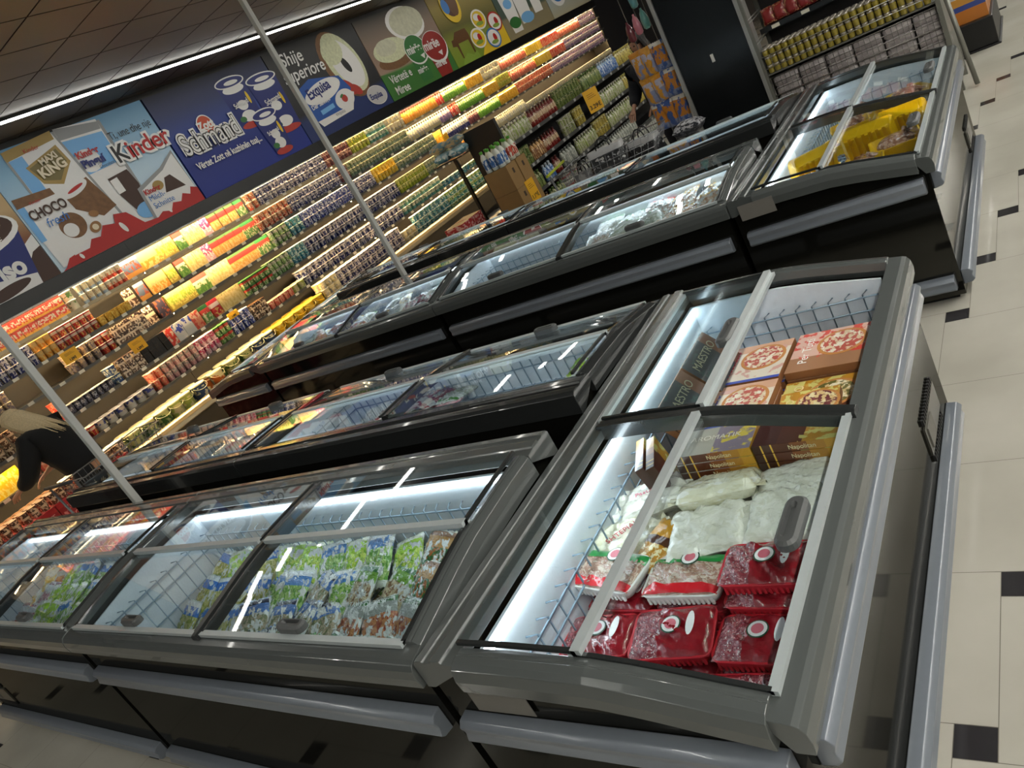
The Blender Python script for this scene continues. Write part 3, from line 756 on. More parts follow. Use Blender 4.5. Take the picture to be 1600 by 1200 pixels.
for i, (x, y, lb_, a) in enumerate(vis): ytray(x, y, F2+.1, .1*i, .05, lb_, w=.22, l=.26)
ytray(-1.30, 4.80, F2+.13, .5, -1.15, 'yellow ribbed tray tipped on its side at the left', bird=False, w=.22, l=.28)
ytray(-1.02, 4.95, F2+.14, .1, -1.2, 'yellow ribbed tray tipped up in the middle by the divider', bird=False, w=.2, l=.3)
ytray(-.84, 5.08, F2+.14, 0, -1.15, 'yellow ribbed tray tipped up at the right by the divider', bird=False, w=.2, l=.26)
ytray(-1.22, 5.55, F2+.09, .2, 0, 'yellow tray of brown patties beyond the divider', l=.24)
ytray(-.92, 5.75, F2+.09, .6, .1, 'long poultry pack on yellow tray in the far right part', l=.34)
# ---------------------------------------------------------------- posters above the dairy wall
PX = -9.15; PZ0 = 2.58; PH = 1.40; PW = 2.21
def P_(name, c, **k): return M('print_' + name, c, .45, var=.03, **k)
def poster(y0, label, bg, w=PW, grad=None):
    r = empty('wall_poster', (PX, y0, PZ0), PI/2, label, 'poster')
    MB().box(0, .002, 0, w, .03, PH).build('poster_board', bg, r)
    LAY[0] = 0; return r
def art(r, name, mats): return (MB(), r, name, mats)
LAY = [0]
def lay(): LAY[0] += 1; return -.0005*LAY[0]
def shape(r, name, polys, mats):
    """polys: list of (points, material index); each is a thin printed shape one layer above the last"""
    mb = MB()
    for pts, mi in polys:
        y = lay(); n = len(mb.v)
        mb.v += [(a, y, b) for a, b in pts]; mb.face(range(n, n+len(pts)), mi)
    return mb.build(name, mats, r)
def ell(cx, cy, rx, ry, rot=0, n=28, a0=0, a1=2*PI):
    c, s = math.cos(rot), math.sin(rot)
    return [(cx + rx*math.cos(t)*c - ry*math.sin(t)*s, cy + rx*math.cos(t)*s + ry*math.sin(t)*c) for t in [a0+(a1-a0)*i/n for i in range(n if a1-a0 > 6.2 else n+1)]]
def rect(x0, y0, x1, y1): return [(x0, y0), (x1, y0), (x1, y1), (x0, y1)]
def PT(r, txt, x, z, size, mat, sx=1, bold=0, shear=0, rot=0, align='LEFT'):
    return TEXT(txt, r, (x, lay(), z), (PI/2, -rot, 0), size, mat, ext=.0003, sx=sx, bold=bold, shear=shear, align=align)
white = P_('white', '#d9dadb'); red = P_('red', '#a81d1d'); navy = P_('navy', '#16246a'); blk = P_('black', '#17171a'); brown = P_('brown', '#3a2218'); cream = P_('cream', '#d8cdb4')
sky = P_('sky', '#8fb6d6'); skyl = P_('sky_light', '#c3d4e2'); gold = P_('gold', '#9c8348'); blue = P_('blue', '#2c6fb8'); lblue = P_('light_blue', '#6fa8dc'); green = P_('green', '#2f6b34'); dgreen = P_('dark_green', '#1f3f22')
tan = P_('tan', '#a58458', scale=6); wood = P_('wood', '#7a4a2c', scale=8); nut = P_('nut', '#8a6236'); food = M('print_spread', '#c3c8a8', .5, var=.35, scale=22); crust = M('print_bread', '#6f4e30', .5, var=.4, scale=18)
tom = M('print_tomato', '#a8362c', .5, var=.3, scale=14); yel = P_('yellow', '#d8b82c'); lime = P_('lime', '#7d9a3c'); grey = P_('grey', '#8d9093')
def gradm(name, stops, axis=2):
    mt = PACK(name, [(0, stops[0][1])] + stops[1:], axis=axis, rough=.45, coat=0); 
    for n in mt.node_tree.nodes:
        if n.type == 'VALTORGB': n.color_ramp.interpolation = 'LINEAR'
    return mt
# 0 chocolate dessert poster (only its right part is in the frame)
def T(y, z, r): return (y - r.location.y, z - PZ0)
r = poster(2.33, 'poster with a chocolate dessert cup at the left edge of the photo', gradm('poster_wood', [(0, '#3a2018'), (.35, '#7a4e34'), (.6, '#b59b72'), (1, '#a58a5c')]))
shape(r, 'printed_artwork', [(rect(0, 0, 2.21, .35), 4), ([(1.62, .0), (2.21, .0), (2.21, .5), (2.05, .42), (1.9, .2)], 0), ([(1.75, 0), (2.21, 0), (2.21, .36), (2.1, .33)], 4),
    ([(1.2, .0), (1.98, .0), (2.12, .62), (1.0, .62)], 1), ([(1.2, 0), (1.98, 0), (2.0, .12), (1.6, .2), (1.18, .12)], 0), (ell(1.62, .07, .28, .06, .1), 4), (ell(1.56, .68, .6, .22), 0), (ell(1.56, .7, .55, .18), 4), (ell(1.62, .66, .38, .1, .2), 0), (ell(1.5, .7, .2, .05, .4), 4),
    (ell(1.42, .82, .22, .07), 1), (ell(1.28, .26, .13, .1), 2), (ell(1.28, .26, .115, .088), 3)], [white, navy, white, red, brown])
PT(r, 'elriso', 1.36, .18, .27, white, bold=.012, sx=.95); PT(r, 'Zott', 1.19, .225, .1, white, bold=.004); PT(r, 'SCHOKOLADE', 1.32, .47, .09, white, rot=.12, bold=.002)
# 1 milk snack bars
r = poster(4.55, 'light blue poster with wrapped milk snack bars and a red wavy base', gradm('poster_sky', [(0, '#b9cfe0'), (.45, '#b4cde0'), (.8, '#7fa9c8'), (1, '#5f8fb4')]))
def q(p): return [T(a, b, r) for a, b in p]
shape(r, 'printed_artwork', [
    (q([(5.44, 2.6), (6.05, 2.6), (6.10, 3.93), (5.47, 3.98)]), 6), (q([(5.48, 2.62), (6.0, 2.62), (6.06, 3.95), (5.5, 4.0)]), 0), (q([(5.5, 3.86), (6.05, 3.83), (6.06, 3.92), (5.5, 4.0)]), 6), (q([(5.49, 3.4), (6.03, 3.42), (6.04, 3.8), (5.5, 3.84)]), 3), (q(ell(5.66, 3.55, .16, .14, n=16)), 0),
    (q([(4.83, 2.6), (5.66, 2.6), (5.49, 3.97), (4.8, 3.90)]), 6), (q([(4.85, 2.62), (5.62, 2.62), (5.46, 3.98), (4.83, 3.92)]), 0), (q([(4.81, 3.84), (5.45, 3.9), (5.46, 4.0), (4.81, 3.95)]), 5), (q([(4.84, 3.45), (5.0, 3.4), (5.0, 3.85), (4.83, 3.84)]), 3),
    (q([(4.95, 3.72), (5.42, 3.84), (5.46, 3.62), (5.22, 3.42), (5.02, 3.5)]), 5), (q([(4.98, 3.70), (5.39, 3.8), (5.42, 3.64), (5.22, 3.47), (5.05, 3.53)]), 7),
    (q([(5.12, 3.32), (5.5, 3.4), (5.62, 2.98), (5.4, 2.93), (5.15, 3.12)]), 8), (q(ell(5.28, 3.33, .2, .07, .2)), 0), (q(ell(5.3, 3.33, .12, .02, .2)), 1),
    (q([(5.72, 3.28), (6.02, 3.3), (6.05, 3.1), (6.0, 2.84), (5.82, 2.8), (5.74, 3.05)]), 2), (q([(5.73, 3.25), (5.84, 3.26), (5.84, 3.08), (5.73, 3.07)]), 0), (q(ell(5.95, 2.78, .16, .1)), 3),
    (q([(4.6, 2.62), (5.14, 2.62), (5.05, 3.4), (4.57, 3.42)]), 0), (q([(4.57, 3.42), (4.66, 3.43), (4.64, 2.95), (4.57, 2.95)]), 3), (q([(4.57, 3.36), (5.05, 3.36), (5.04, 3.44), (4.58, 3.47)]), 8),
    (q(ell(5.0, 2.98, .16, .15)), 8), (q(ell(4.95, 2.94, .09, .08)), 0), (q(ell(5.22, 2.86, .08, .06, .4)), 9), (q(ell(5.22, 2.86, .04, .035)), 4), (q(ell(5.3, 3.0, .06, .04, -.3)), 9),
    (q([(5.94, 2.62), (6.74, 2.62), (6.72, 3.3), (6.43, 3.16), (5.98, 3.04)]), 6), (q([(5.98, 2.62), (6.74, 2.62), (6.7, 3.26), (6.45, 3.12), (6.02, 3.0)]), 0), (q([(6.18, 2.74), (6.6, 2.74), (6.62, 2.92), (6.44, 3.02), (6.28, 2.9)]), 0), (q([(6.3, 2.86), (6.62, 2.84), (6.5, 3.04), (6.4, 3.03)]), 2), (q(ell(6.26, 2.98, .08, .06)), 5),
    (q([(4.57, 2.58), (6.75, 2.58), (6.75, 2.76), (6.66, 2.8), (6.6, 2.72), (6.5, 2.77), (6.42, 2.69), (6.3, 2.72), (6.22, 2.64), (6.1, 2.68), (6.0, 2.64), (5.8, 2.66), (5.66, 2.86), (5.5, 2.9), (5.45, 2.8), (5.3, 2.84), (5.2, 2.74), (5.08, 2.76), (5.0, 2.68), (4.8, 2.68), (4.62, 2.6)]), 1),
    (q([(4.72, 2.68), (4.8, 2.69), (4.76, 2.58), (4.6, 2.58)]), 1), (q(ell(5.52, 2.72, .03, .07, .3)), 0), (q(ell(6.2, 2.66, .02, .04, .3)), 0), (q(ell(4.86, 2.64, .02, .035, .3)), 0)],
    [white, red, brown, lblue, cream, gold, grey, P_('olive_gold', '#6f6438'), crust, nut])
def pt(t, y, z, s, m, **k): a, b = T(y, z, r); return PT(r, t, a, b, s, m, **k)
pt('Ti, une dhe nje', 6.06, 3.66, .135, blk, sx=.78)
for t, m_, y in (('K', blk, 5.97), ('inder', red, 6.17)): pt(t, y-.008, 3.385, .31, white, bold=.03, sx=1.02); pt(t, y, 3.39, .30, m_, bold=.005, sx=1.02)
pt('Kinder', 5.03, 3.86, .07, red); pt('MAXI', 5.12, 3.68, .10, cream, bold=.004, rot=.15); pt('KING', 5.04, 3.55, .15, cream, bold=.006, rot=.12)
pt('Kinder', 5.54, 3.60, .11, red, bold=.004); pt('Pinguí', 5.54, 3.48, .13, navy, bold=.006); pt('Chocolate', 5.72, 3.42, .05, brown)
pt('Kinder', 4.72, 3.35, .05, red); pt('CHOCO', 4.63, 3.19, .15, brown, bold=.004, sx=.82); pt('fresh', 4.74, 3.06, .14, blue, shear=.2)
pt('Kinder', 6.02, 2.93, .09, red, bold=.003); pt('Milch-', 6.03, 2.84, .1, blue); pt('Schnitte', 6.03, 2.74, .1, blue)
# 2 sour cream
r = poster(6.79, 'dark blue poster with big white lettering and sour cream cups', gradm('poster_navy', [(0, '#142a86'), (.3, '#142878'), (.6, '#2b3f86'), (.8, '#1c2a5c'), (1, '#0c1330')]))
def cup2d(cx, z0, z1, rb, rt): return [([(cx-rb, z0), (cx+rb, z0), (cx+rt, z1), (cx-rt, z1)], 1), (ell(cx, z0+.02, rb, .05), 2), (ell(cx, z1-.1, rt*.75, .06), 0), (ell(cx, (z0+z1)/2-.02, rt*.35, .07), 0), (ell(cx, z0+.14, rb*.6, .08), 0), (ell(cx-rb*.6, z0+.12, .06, .04), 3), (ell(cx, z1, rt*1.04, .08), 0), (ell(cx, z1, rt*.95, .062), 1), (ell(cx+.02, z1-.01, rt*.5, .03), 0), (ell(cx+rt*.6, (z0+z1)/2+.05, .025, .09), 4)]
S = []
for a in ((1.42, .58, 1.22, .22, .27), (1.98, .32, 1.12, .25, .3), (1.66, .08, .66, .17, .24)):
    S += cup2d(*a)
shape(r, 'printed_artwork', S, [white, navy, tom, green, yel])
shape(r, 'printed_badge', [(ell(.64, .82, .14, .15, -.2), 0), (ell(.64, .82, .125, .135, -.2), 1)], [white, P_('orange_red', '#b5482c')])
PT(r, 'Zott', .50, .78, .15, white, bold=.006)
PT(r, 'Schmand', .10, .56, .38, white, bold=.04, sx=.76, rot=.0); PT(r, 'Schmand', .10, .56, .38, blk, bold=.016, sx=.76); PT(r, 'Schmand', .10, .56, .38, white, bold=.002, sx=.76)
for cx, cz, w_ in ((1.25, .86, .1), (1.80, .74, .115), (1.52, .36, .085)): PT(r, 'Schmand', cx, cz, w_, white, bold=.002, sx=.8, rot=.1)
PT(r, 'Vërtet Zott në kuzhinën tuaj...', .14, .35, .125, white, sx=.8, bold=.003)
# 3 cream cheese
r = poster(9.02, 'black and navy poster with a bagel and a blue cream cheese tub', gradm('poster_black_navy', [(0, '#1a2c62'), (.22, '#1c2f62'), (.3, '#1b1c20'), (.6, '#26262a'), (1, '#0c0c0e')]))
shape(r, 'printed_artwork', [(ell(1.52, .86, .42, .58, .35), 3), (ell(1.58, .88, .38, .52, .35), 2), (ell(1.6, .86, .3, .42, .35), 0), (ell(1.58, .84, .07, .14, .35), 4), (ell(1.42, 1.1, .26, .2, .3), 2), (ell(1.36, .52, .2, .1, -.7), 5), (ell(1.5, .44, .14, .08, -.6), 5),
    ([(.22, .42), (.4, .14), (1.2, .18), (1.42, .42), (1.2, .52), (.3, .5)], 0), ([(.2, .5), (.32, .24), (1.2, .26), (1.4, .5), (1.28, .74), (.62, .86), (.34, .78)], 1), (ell(.78, .62, .46, .15, .12), 0), (ell(1.14, .38, .24, .15, .15), 0), (ell(1.14, .39, .07, .06), 5), (ell(1.1, .44, .05, .02, .4), 6), ([(.5, .3), (.84, .33), (.84, .4), (.5, .37)], 7),
    (ell(1.9, .22, .25, .16, -.1), 0), (ell(1.9, .22, .24, .15, -.1), 8)], [white, P_('tub_blue', '#1f4f9c'), food, crust, blk, tom, green, lblue, P_('badge_grey', '#b8b8bc')])
PT(r, 'Shije', .26, 1.14, .27, white, shear=.15, bold=.003); PT(r, 'superiore', .14, .90, .27, white, shear=.15, bold=.003, sx=.92)
PT(r, 'Exquisa', .42, .57, .22, navy, bold=.006, sx=.86, rot=.1); PT(r, 'Der Sahnige', .36, .42, .095, white, rot=.08, bold=.002); PT(r, 'exquisa', .76, .2, .08, grey)
PT(r, 'Exquisa', 1.70, .18, .13, navy, bold=.004, sx=.82, rot=-.03)
# 4 herb spread
r = poster(11.25, 'green and brown poster with herb spread on bread and green and red pots', gradm('poster_wood_pink', [(0, '#2f6a30'), (.30, '#3f7a38'), (.34, '#9a8274'), (.7, '#7c6a5c'), (1, '#2c2a24')]))
shape(r, 'printed_artwork', [([(0, 0), (2.21, 0), (2.21, .42), (1.2, .36), (0, .46)], 5), (ell(1.35, 1.1, .55, .3, -.1), 0), (ell(1.4, 1.12, .5, .26), 7), (ell(.62, .6, .52, .14), 3), (ell(.6, .78, .5, .2), 2), (ell(.5, .84, .3, .14), 7),
    ([(1.02, .06), (1.36, .06), (1.42, .44), (.98, .44)], 4), ([(1.6, 0), (2.0, 0), (2.08, .4), (1.54, .4)], 6), (ell(1.26, .62, .33, .27), 0), (ell(1.26, .63, .31, .25), 4), (ell(1.84, .53, .38, .3), 0), (ell(1.84, .55, .36, .27), 6), ([(1.84, .42), (2.0, .44), (1.94, .34)], 0), ([(1.3, .5), (1.45, .52), (1.38, .42)], 0)],
    [white, grey, food, crust, green, P_('leaf_green', '#3a7030'), P_('dark_red', '#8a2420'), M('print_cheese', '#b9bba6', .5, var=.3, scale=12)])
PT(r, 'mirëe', .98, .58, .21, white, bold=.006, sx=.9); PT(r, 'mirëe', 1.5, .52, .24, white, bold=.006, sx=.9); PT(r, 'mirëe', 1.0, .22, .15, white, bold=.004, sx=.9); PT(r, 'mirëe', 1.58, .18, .17, white, bold=.004, sx=.9)
PT(r, 'Vërtetë e', .16, .26, .2, white, bold=.003, sx=.85); PT(r, 'Miree', .16, .06, .2, white, bold=.003, sx=.9)
# 5 pasture poster
r = poster(13.48, 'yellow green poster with a brown cow on grass and four round cheese lids', gradm('poster_meadow', [(0, '#6f8c2c'), (.3, '#7f8c34'), (.5, '#5c5a2a'), (.8, '#8a7a34'), (1, '#6a5424')]))
S = [([(1.0, 0), (2.21, 0), (2.21, .5), (1.4, .34)], 4), ([(.3, .12), (.34, .12), (.36, .4), (.74, .4), (.76, .1), (.8, .1), (.84, .5), (.8, .62), (.4, .62), (.26, .5), (.18, .5), (.14, .38), (.28, .36)], 1), ([(.2, 0), (.9, 0), (.86, .16), (.7, .1), (.5, .18), (.3, .1)], 5)]
for cx, cz, m_ in ((1.42, .66, 0), (1.96, .5, 3), (1.1, .34, 0), (1.64, .22, 2)):
    S += [(ell(cx, cz, .27, .2), m_), (ell(cx, cz, .23, .165), 4 if m_ == 0 else 0), (ell(cx-.04, cz+.05, .13, .07), 0), (ell(cx+.05, cz, .07, .08), 3), (ell(cx-.02, cz-.08, .14, .04), 5)]
S += [(ell(.68, 1.1, .32, .34), 4), (ell(.68, 1.14, .26, .26), 6), (ell(.76, 1.1, .16, .22), 1), (ell(.5, 1.1, .12, .14), 2)]
shape(r, 'printed_artwork', S, [white, P_('cow_brown', '#5c3c1c'), blue, red, yel, lime, P_('deep_brown', '#4a2418')])
# 6, 7
r = poster(15.71, 'teal and wood poster with white yoghurt cartons and a red badge', gradm('poster_teal', [(0, '#8a8064'), (.3, '#7f7860'), (.34, '#3f4f44'), (1, '#2a4a48')]))
shape(r, 'printed_artwork', [([(.3, .1), (.7, .1), (.8, .9), (.2, .9)], 0), ([(.8, .2), (1.3, .2), (1.4, 1.1), (.8, 1.1)], 0), ([(1.5, .3), (1.9, .3), (2.0, 1.2), (1.5, 1.2)], 0), (ell(.5, .3, .25, .12), 1), (ell(1.1, .3, .3, .12), 2), (ell(1.2, .9, .22, .14), 3), (ell(.5, .7, .18, .1), 2)], [white, green, lblue, red])
PT(r, 'yogurt', .5, 1.1, .22, red, bold=.004)
r = poster(17.94, 'pale blue poster with yoghurt cups and a heart, last at the right', gradm('poster_ice', [(0, '#a8a48c'), (.4, '#8fa2b0'), (1, '#7c98ac')]))
shape(r, 'printed_artwork', [(ell(.6, .5, .4, .3), 0), (ell(.6, .5, .3, .2), 1), (ell(1.3, .6, .2, .24), 2), (ell(1.5, .6, .2, .24), 2), ([(1.15, .52), (1.66, .52), (1.4, .2)], 2), (rect(1.8, .1, 2.2, 1.2), 3)], [white, blue, cream, P_('orange_panel', '#b56a34')])
# ---------------------------------------------------------------- refrigerated wall shelving
FX = -9.20
SH = [2.13, 1.83, 1.54, 1.19, .86]          # lower edge of each price rail, from the top
DECK = .53
Y_A, Y_B = 1.7, 20.3
shm = M('shelf_dark_metal', '#3b3a36', .4, .4); bkm = M('fridge_back_panel', '#2e2719', .5); rlm = M('price_rail_grey', '#55534e', .35, .3); goldm = M('bumper_brushed', '#a89878', .3, .5)
warm = EM('warm_shelf_light', (1.0, .72, .38), 22); warm2 = EM('warm_canopy_light', (1.0, .76, .45), 40)
tagm = M('price_card_white', '#d8d2c0', .5); blackm = M('fascia_black', '#131313', .3); chrome = M('canopy_edge_metal', '#9a9c9c', .25, .8)
def depth_of(k): return .42 if k < 3 else .5
N_U = 5; UL = (Y_B-Y_A)/N_U
unit_labels = ['leftmost section, behind the shopper in black', 'section under the light blue and dark blue posters', 'section under the bagel poster and the green one', 'section under the cow poster', 'far right section, partly behind the dark shelving']
for u in range(N_U):
    y0 = Y_A+u*UL; y1 = y0+UL-.004
    r = empty('refrigerated_shelf_unit', (FX-.25, (y0+y1)/2, 0), 0, 'tall dairy display fridge, ' + unit_labels[u], 'display fridge', 'dairy wall')
    del r['group']
    ox, oy = FX-.25, (y0+y1)/2
    def bx(mb, x0, a, z0, x1, b, z1, mi=0): return mb.box(x0-ox, a-oy, z0, x1-ox, b-oy, z1, mi)
    bx(MB(), -9.75, y0, .1, -9.70, y1, 2.5).build('back_panel', bkm, r)
    mb = MB(); bx(mb, -9.70, y0, .1, -9.05, y1, .45); bx(mb, -9.66, y0+.05, 0, -9.15, y1-.05, .1); mb.build('base_cabinet', M('fridge_base', '#2a2620', .4), r)
    mb = MB(); bx(mb, -9.70, y0, .45, -8.99, y1, .475); mb.build('bottom_deck', shm, r)
    mb = MB(); mb.prism([(a-ox, b) for a, b in bumper_profile(1, -9.05, .40, .53, .09)], 1, y0-oy, y1-oy); mb.build('front_bumper', goldm, r)
    mb = MB(); bx(mb, -9.70, y0, 2.50, FX+.03, y1, 2.58); bx(mb, FX+.0, y0, 2.40, FX+.03, y1, 2.50); mb.build('canopy', blackm, r)
    mb = MB(); bx(mb, FX+.03, y0, 2.40, FX+.045, y1, 2.415); mb.build('canopy_edge', chrome, r)
    bx(MB(), FX-.05, y0+.02, 2.485, FX-.01, y1-.02, 2.497).build('canopy_light', warm2, r)
    for sy in ([y0] if u == 0 else []) + ([y1-.012] if u == N_U-1 else []):
        mb = MB(); bx(mb, -9.70, sy, .45, FX-.06, sy+.012, 2.5); mb.build('side_panel', M('fridge_side', '#3a3834', .4, .2), r)
    for k, z in enumerate(SH):
        d = depth_of(k); xf = FX + (.0 if k < 3 else .05)
        mb = MB(); bx(mb, xf-d, y0+.014, z+.02, xf-.006, y1-.014, z+.034); s_ = mb.build('shelf', shm, r)
        mb = MB(); bx(mb, xf-.006, y0+.014, z, xf+.006, y1-.014, z+.036)
        rs = random.Random(k*31+u); yy = y0+.15
        while yy < y1-.15:
            bx(mb, xf+.006, yy, z+.002, xf+.009, yy+.07, z+.036, 1); yy += rs.uniform(.16, .42)
        mb.build('price_rail', [goldm if k == 0 else rlm, tagm], s_)  # top rail in gold: the canopy light on it is put into its colour
        bx(MB(), xf-.05, y0+.03, z+.010, xf-.02, y1-.03, z+.019).build('shelf_light', warm, s_)
# black band between posters and ceiling, black fascia behind the posters
f = empty('poster_fascia', (PX-.05, (Y_A+Y_B)/2, 2.58), 0, 'long black board carrying the row of posters above the dairy fridges', 'fascia board')
MB().box(-.05, -(Y_B-Y_A)/2, .0, .018, (Y_B-Y_A)/2, 1.468).build('fascia_board', blackm, f)

# ---- products
def cup_m(w=.088, h=.118, n=12, taper=.82, lid=.004):
    mb = MB(); r = w/2
    mb.lathe([(r*taper*.94, 0), (r*taper, .004), (r*.97, h-.008), (r*1.04, h-.006), (r*1.04, h), (r*1.0, h+.001)], n, mis=[0, 0, 1, 1, 1, 1]); return mb
def cup2_m():     # two joined square pots
    mb = MB(); h = .108
    rg = [[(a, b, z) for a, b in rrect(s, s, .008, 2)] for s, z in ((.036, 0), (.037, .004), (.045, h-.006), (.048, h-.004), (.048, h))]
    mb.rings(rg, sm=False); mb.mi = [0 if i < 36 else 1 for i in range(len(mb.mi))]; mb.mi[-1] = 1; return mb
def bottle_m(w=.068, h=.225):
    r = w/2; return MB().lathe([(r*.9, 0), (r, .006), (r, h*.62), (r*.75, h*.74), (r*.42, h*.84), (r*.4, h*.88), (r*.48, h*.88), (r*.48, h), (r*.4, h+.001)], 12, mis=[0]*5+[1]*4)
def tub_m(w=.125, h=.115):
    r = w/2; return MB().lathe([(r*.84, 0), (r*.87, .004), (r*.97, h-.012), (r*1.05, h-.012), (r*1.06, h-.004), (r*1.0, h), (r*.9, h-.002)], 16, mis=[0, 0, 1, 1, 1, 1, 1])
def bucket_m(w=.2, h=.215):
    r = w/2; mb = MB().lathe([(r*.84, 0), (r*.87, .004), (r*.98, h-.02), (r*1.05, h-.018), (r*1.06, h-.004), (r*1.0, h), (r*.9, h-.003)], 20, mis=[0, 0, 1, 1, 1, 1, 1])
    mb.tube([(r*.7*math.cos(a)+r*.55, r*1.02*math.sin(a), h-.03-.05*abs(math.cos(a))) for a in [PI*(-.5+i/10) for i in range(11)]], .003, 5, 1); return mb
def packet_m(w=.145, h=.225, t=.02):
    mb = MB()
    mb.grid(lambda a, b: (t/2+.006*math.sin(PI*a)*math.sin(PI*b), (a-.5)*w, b*h), 4, 4); mb.box(-t/2, -w/2, 0, t/2, w/2, h); return mb
def carton_m(w=.08, h=.225):
    mb = MB().box(-w/2, -w/2, 0, w/2, w/2, h*.82); mb.prism([(-w/2, h*.82), (w/2, h*.82), (.003, h*.97), (.003, h), (-.003, h), (-.003, h*.97)], 1, -w/2, w/2, 0); mb.lathe([(.013, h*.9), (.013, h*.99)], 8, w*.22, 0, 1); return mb
SHP = {'cup': (cup_m, 'yogurt_cup', .094, .119, 'yogurt cup'), 'pot': (cup2_m, 'dessert_pot', .1, .109, 'dessert pot'), 'bottle': (bottle_m, 'drink_bottle', .073, .226, 'bottle'), 'tub': (tub_m, 'dairy_tub', .136, .116, 'dairy tub'),
       'bucket': (bucket_m, 'dairy_bucket', .225, .216, 'dairy bucket'), 'packet': (packet_m, 'cheese_packet', .152, .23, 'cheese packet'), 'carton': (carton_m, 'drink_carton', .088, .226, 'drink carton'),
       'tall': (lambda: cup_m(.074, .114), 'tall_yogurt_cup', .08, .115, 'tall yogurt cup'), 'brick': (lambda: MB().box(-.045, -.046, 0, .045, .046, .113), 'dessert_box', .1, .114, 'dessert box')}
